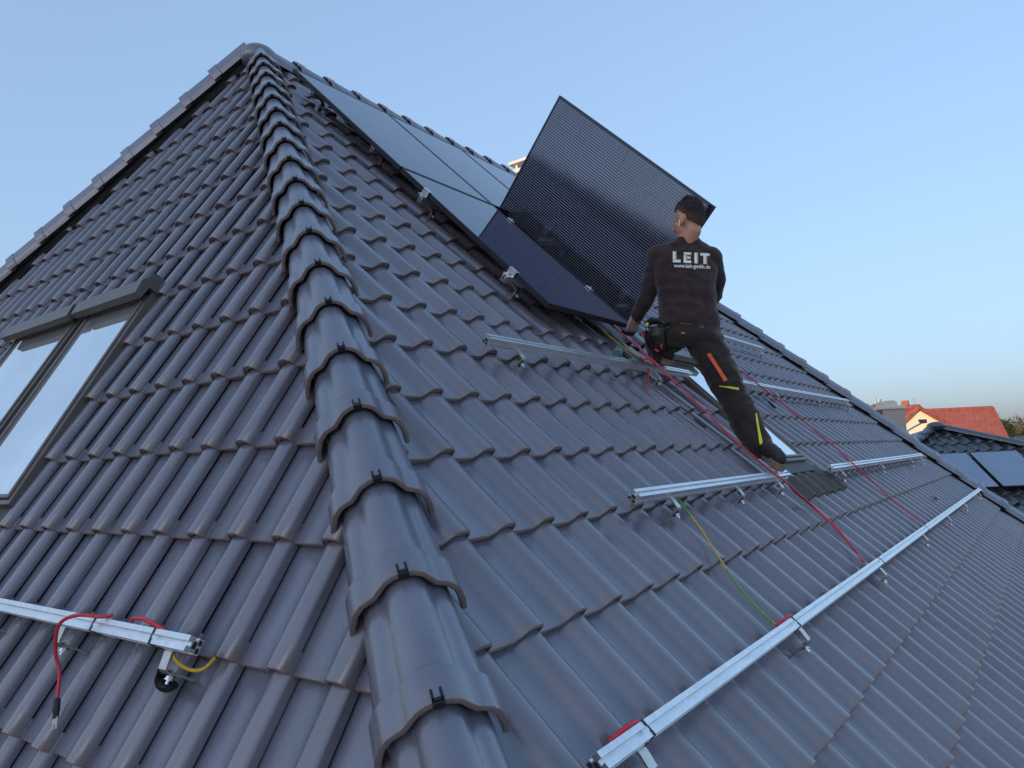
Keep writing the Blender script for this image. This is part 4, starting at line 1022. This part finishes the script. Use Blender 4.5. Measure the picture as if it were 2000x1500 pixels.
c0 = at(1712, 788.5, 48); mtx = Matrix(((E1.x, E2.x, 0, c0.x), (E1.y, E2.y, 0, c0.y), (0, 0, 1, c0.z), (0, 0, 0, 1)))
b = MB(); b.box((0, 0, -3.5), (.68, .6, 0), mtx); b.box((-.05, -.05, -.12), (.73, .65, -.02), mtx); c3 = b.build('chimney', M['brick'], h3)
b = MB(); b.tube([mtx @ Vector((.34, .3, 0)), mtx @ Vector((.34, .3, .22))], .12, 10); b.tube([mtx @ Vector((.34, .3, .22)), mtx @ Vector((.34, .3, .30))], .17, 10); b.build('chimney_pot', M['steel'], c3)
for (px, y0, y1, r, lb_) in ((1784.5, 800, 776, .016, 'thin bare aerial mast above the cream gable'), (1714, 792, 768, .012, 'thin aerial rising above the brick chimney'), (1940, 796, 784, .012, 'thin leaning rod at the end of the red ridge')):
    b = MB(); top = at(px + (6 if px > 1900 else 0), y1, 47.5); p = at(px, y0, 47.5)
    b.tube([p - Vector((0, 0, .5)), p, top], r, 6)
    if px < 1790 and px > 1750:
        for q_ in (.3, .55, .8): b.tube([p.lerp(top, q_) - E1 * .12, p.lerp(top, q_) + E1 * .12], .008, 5)
    tag(b.build('aerial', M['steel']), lb_, 'aerial')
b = MB(); b.box((-.3, 0, 0), (.5, .5, .45), Matrix.Translation(at(1776, 803, 47))); b.box((-.1, 0, .3), (.2, .4, .7), Matrix.Translation(at(1776, 803, 47))); b.build('roof_vent', M['brick'], h3)

# --- grey building and trees far right
g0 = at(1968, 846, 75); t = empty('distant_building', Vector((g0.x, g0.y, 0)), 'low grey building far off at the right edge', 'building')
mtx = Matrix(((E1.x, E2.x, 0, g0.x), (E1.y, E2.y, 0, g0.y), (0, 0, 1, 0), (0, 0, 0, 1)))
b = MB(); b.box((.0, 0, 0), (14, 9, g0.z - 1.0), mtx); b.build('house_wall', M['capstone'], t)
b = MB(); b.add([mtx @ Vector(p) for p in ((-.4, -.4, g0.z - 1.0), (14.4, -.4, g0.z - 1.0), (14.4, 4.5, g0.z + .45), (-.4, 4.5, g0.z + .45), (-.4, 9.4, g0.z - 1), (14.4, 9.4, g0.z - 1))], [(0, 1, 2, 3), (3, 2, 5, 4)]); b.build('roof_slope', M['grey'], t)
for k_ in range(5):
    b = MB(); b.box((1.2 + 2.5 * k_, -.03, 3.0), (2.4 + 2.5 * k_, .05, 4.4), mtx); b.build('window', M['pane'], t)
def tree(base, h, cr, label, mat, nleaf, leaf, seed, fill=1.0, trunk=.35, group=None, name='tree', squash=1.15):
    r_ = random.Random(seed); t = empty(name, base, label, 'tree', group); b = MB()
    top = base + Vector((0, 0, h)); cc = base + Vector((0, 0, h - cr * squash))
    b.tube([base - Vector((0, 0, .2)), base + Vector((0, 0, h * .4)), top - Vector((0, 0, cr * .3))], [h * .022, h * .016, h * .004], 8)
    tips = []
    for k_ in range(26):
        a = r_.uniform(0, 6.283); z = r_.uniform(trunk, .9) * h; s = base + Vector((0, 0, z))
        e = cc + Vector((math.cos(a) * cr * r_.uniform(.5, .95), math.sin(a) * cr * r_.uniform(.5, .95), r_.uniform(-.6, .9) * cr * squash)); m = s.lerp(e, .5) + Vector((0, 0, -.05 * h * r_.random()))
        b.tube([s, m, e], [h * .008, h * .005, h * .0018], 5); tips += [e, m.lerp(e, .5)]
        for _ in range(3):
            e2 = e + Vector((r_.gauss(0, .3), r_.gauss(0, .3), r_.uniform(0, .5))) * cr * .5; b.tube([m.lerp(e, .6), e2], [h * .003, h * .001], 4); tips.append(e2)
    b.build('trunk', M['bark'], t)
    b = MB(); vs_ = []; fs_ = []
    for k_ in range(nleaf):
        c = r_.choice(tips) + Vector((r_.gauss(0, 1), r_.gauss(0, 1), r_.gauss(0, 1))) * cr * .16 * fill
        u = Vector((r_.gauss(0, 1), r_.gauss(0, 1), r_.gauss(0, 1))).normalized(); v = u.orthogonal().normalized(); s = leaf * r_.uniform(.6, 1.4); i = len(vs_)
        vs_ += [c + u * s, c + v * s * .6, c - u * s, c - v * s * .6]; fs_.append((i, i + 1, i + 2, i + 3))
    b.add(vs_, fs_); b.build('crown', M[mat], t, None, 0)
def gp(px, t): p = at(px, 860, t); return Vector((p.x, p.y, 0))
tree(gp(1957, 70), 6.9, 1.0, 'small dark bushy tree right of the red roof', 'leaf', 2200, .12, 5)
tree(gp(1950, 82), 7.9, 1.5, 'thin bare twiggy tree peeping past the red gable end', 'leaf2', 260, .10, 9)
tree(gp(1996, 78), 7.2, 1.5, 'pale budding tree at the right picture edge', 'leaf2', 2200, .12, 11)
tree(gp(1978, 110), 6.8, 2.2, 'far low tree between the dark tree and the pale tree', 'leaf2', 1500, .2, 14)
# --- behind the camera: added sun-blocking house, mirrored tree row, added dark backdrop
def sun_blocker(c, lx, ly, h, label):  # unseen building added to keep the sun off the roof
    t = empty('neighbour_house', Vector((c[0], c[1], 0)), label, 'house', None); m_ = Matrix.Translation((c[0], c[1], 0))  # added sun blocker with its walls and windows, not a real neighbour
    b = MB(); b.box((-lx, -ly, 0), (lx, ly, h - 4), m_); b.build('house_wall', M['wall'], t)
    b = MB(); b.add([m_ @ Vector(p) for p in ((-lx - .4, -ly - .3, h - 4.2), (-lx - .4, ly + .3, h - 4.2), (0, ly + .3, h), (0, -ly - .3, h), (lx + .4, ly + .3, h - 4.2), (lx + .4, -ly - .3, h - 4.2))],
                    [(0, 3, 2, 1), (3, 5, 4, 2), (0, 5, 3), (1, 2, 4)]); b.build('roof_slope', M['brick'], t)
    for k_ in range(5):
        b = MB(); b.box((lx + .0, -ly + 1.5 + k_ * (2 * ly - 4) / 4, 2.0), (lx + .06, -ly + 2.7 + k_ * (2 * ly - 4) / 4, 3.5), m_); b.build('window', M['pane'], t)
sun_blocker((-60, 6.0), 5, 8.2, 18.2, 'added unseen house block behind the camera, put there to shade the roof')
tr_ = random.Random(21)
WORDS = ['leftmost', 'second', 'third', 'fourth', 'fifth', 'sixth', 'rightmost']
for k_ in range(7):
    az = math.radians(134 + k_ * 2.6); D = tr_.uniform(50, 62)
    tree(Vector((2 + D * math.cos(az), D * math.sin(az), 0)), 5.5 + D * (.155 - .010 * k_) + tr_.uniform(-1, 1), 4.2, WORDS[k_] + ' tree of the row behind the camera mirrored in the raised panel', 'leaf', 1700, .42, 40 + k_, 1.3, .3, 'row of trees behind the camera')
b = MB(); hr = random.Random(5); vs_ = []; fs_ = []  # foliage wall added to keep the lower mirror image dark
for k_ in range(6000):
    a_ = math.radians(hr.uniform(112, 166)); D = 15 + hr.gauss(0, .55); c = Vector((2 + D * math.cos(a_), D * math.sin(a_), hr.uniform(0, 4.9 + .3 * math.sin(a_ * 40))))
    u = Vector((hr.gauss(0, 1), hr.gauss(0, 1), hr.gauss(0, 1))).normalized(); v = u.orthogonal().normalized(); q_ = hr.uniform(.12, .28); i = len(vs_)
    vs_ += [c + u * q_, c + v * q_ * .7, c - u * q_, c - v * q_ * .7]; fs_.append((i, i + 1, i + 2, i + 3))
b.add(vs_, fs_)
hg = empty('backdrop', Vector((2 - 13, 10, 0)), 'added leafy hedge behind the camera mirrored dark in the raised panel', 'backdrop')
b.build('backdrop_foliage', M['leaf'], hg, None, 0)
b = MB(); pin = [(2 + 15.5 * math.cos(math.radians(a_)), 15.5 * math.sin(math.radians(a_))) for a_ in range(112, 167, 6)]; pou = [(2 + 14.7 * math.cos(math.radians(a_)), 14.7 * math.sin(math.radians(a_))) for a_ in range(166, 111, -6)]
for a_ in range(112, 166, 6): b.tube([(2 + 15 * math.cos(math.radians(a_)), 15 * math.sin(math.radians(a_)), 0), (2 + 15 * math.cos(math.radians(a_)), 15 * math.sin(math.radians(a_)), 4.0)], [.12, .04], 6)
b.build('backdrop_stems', M['bark'], hg)
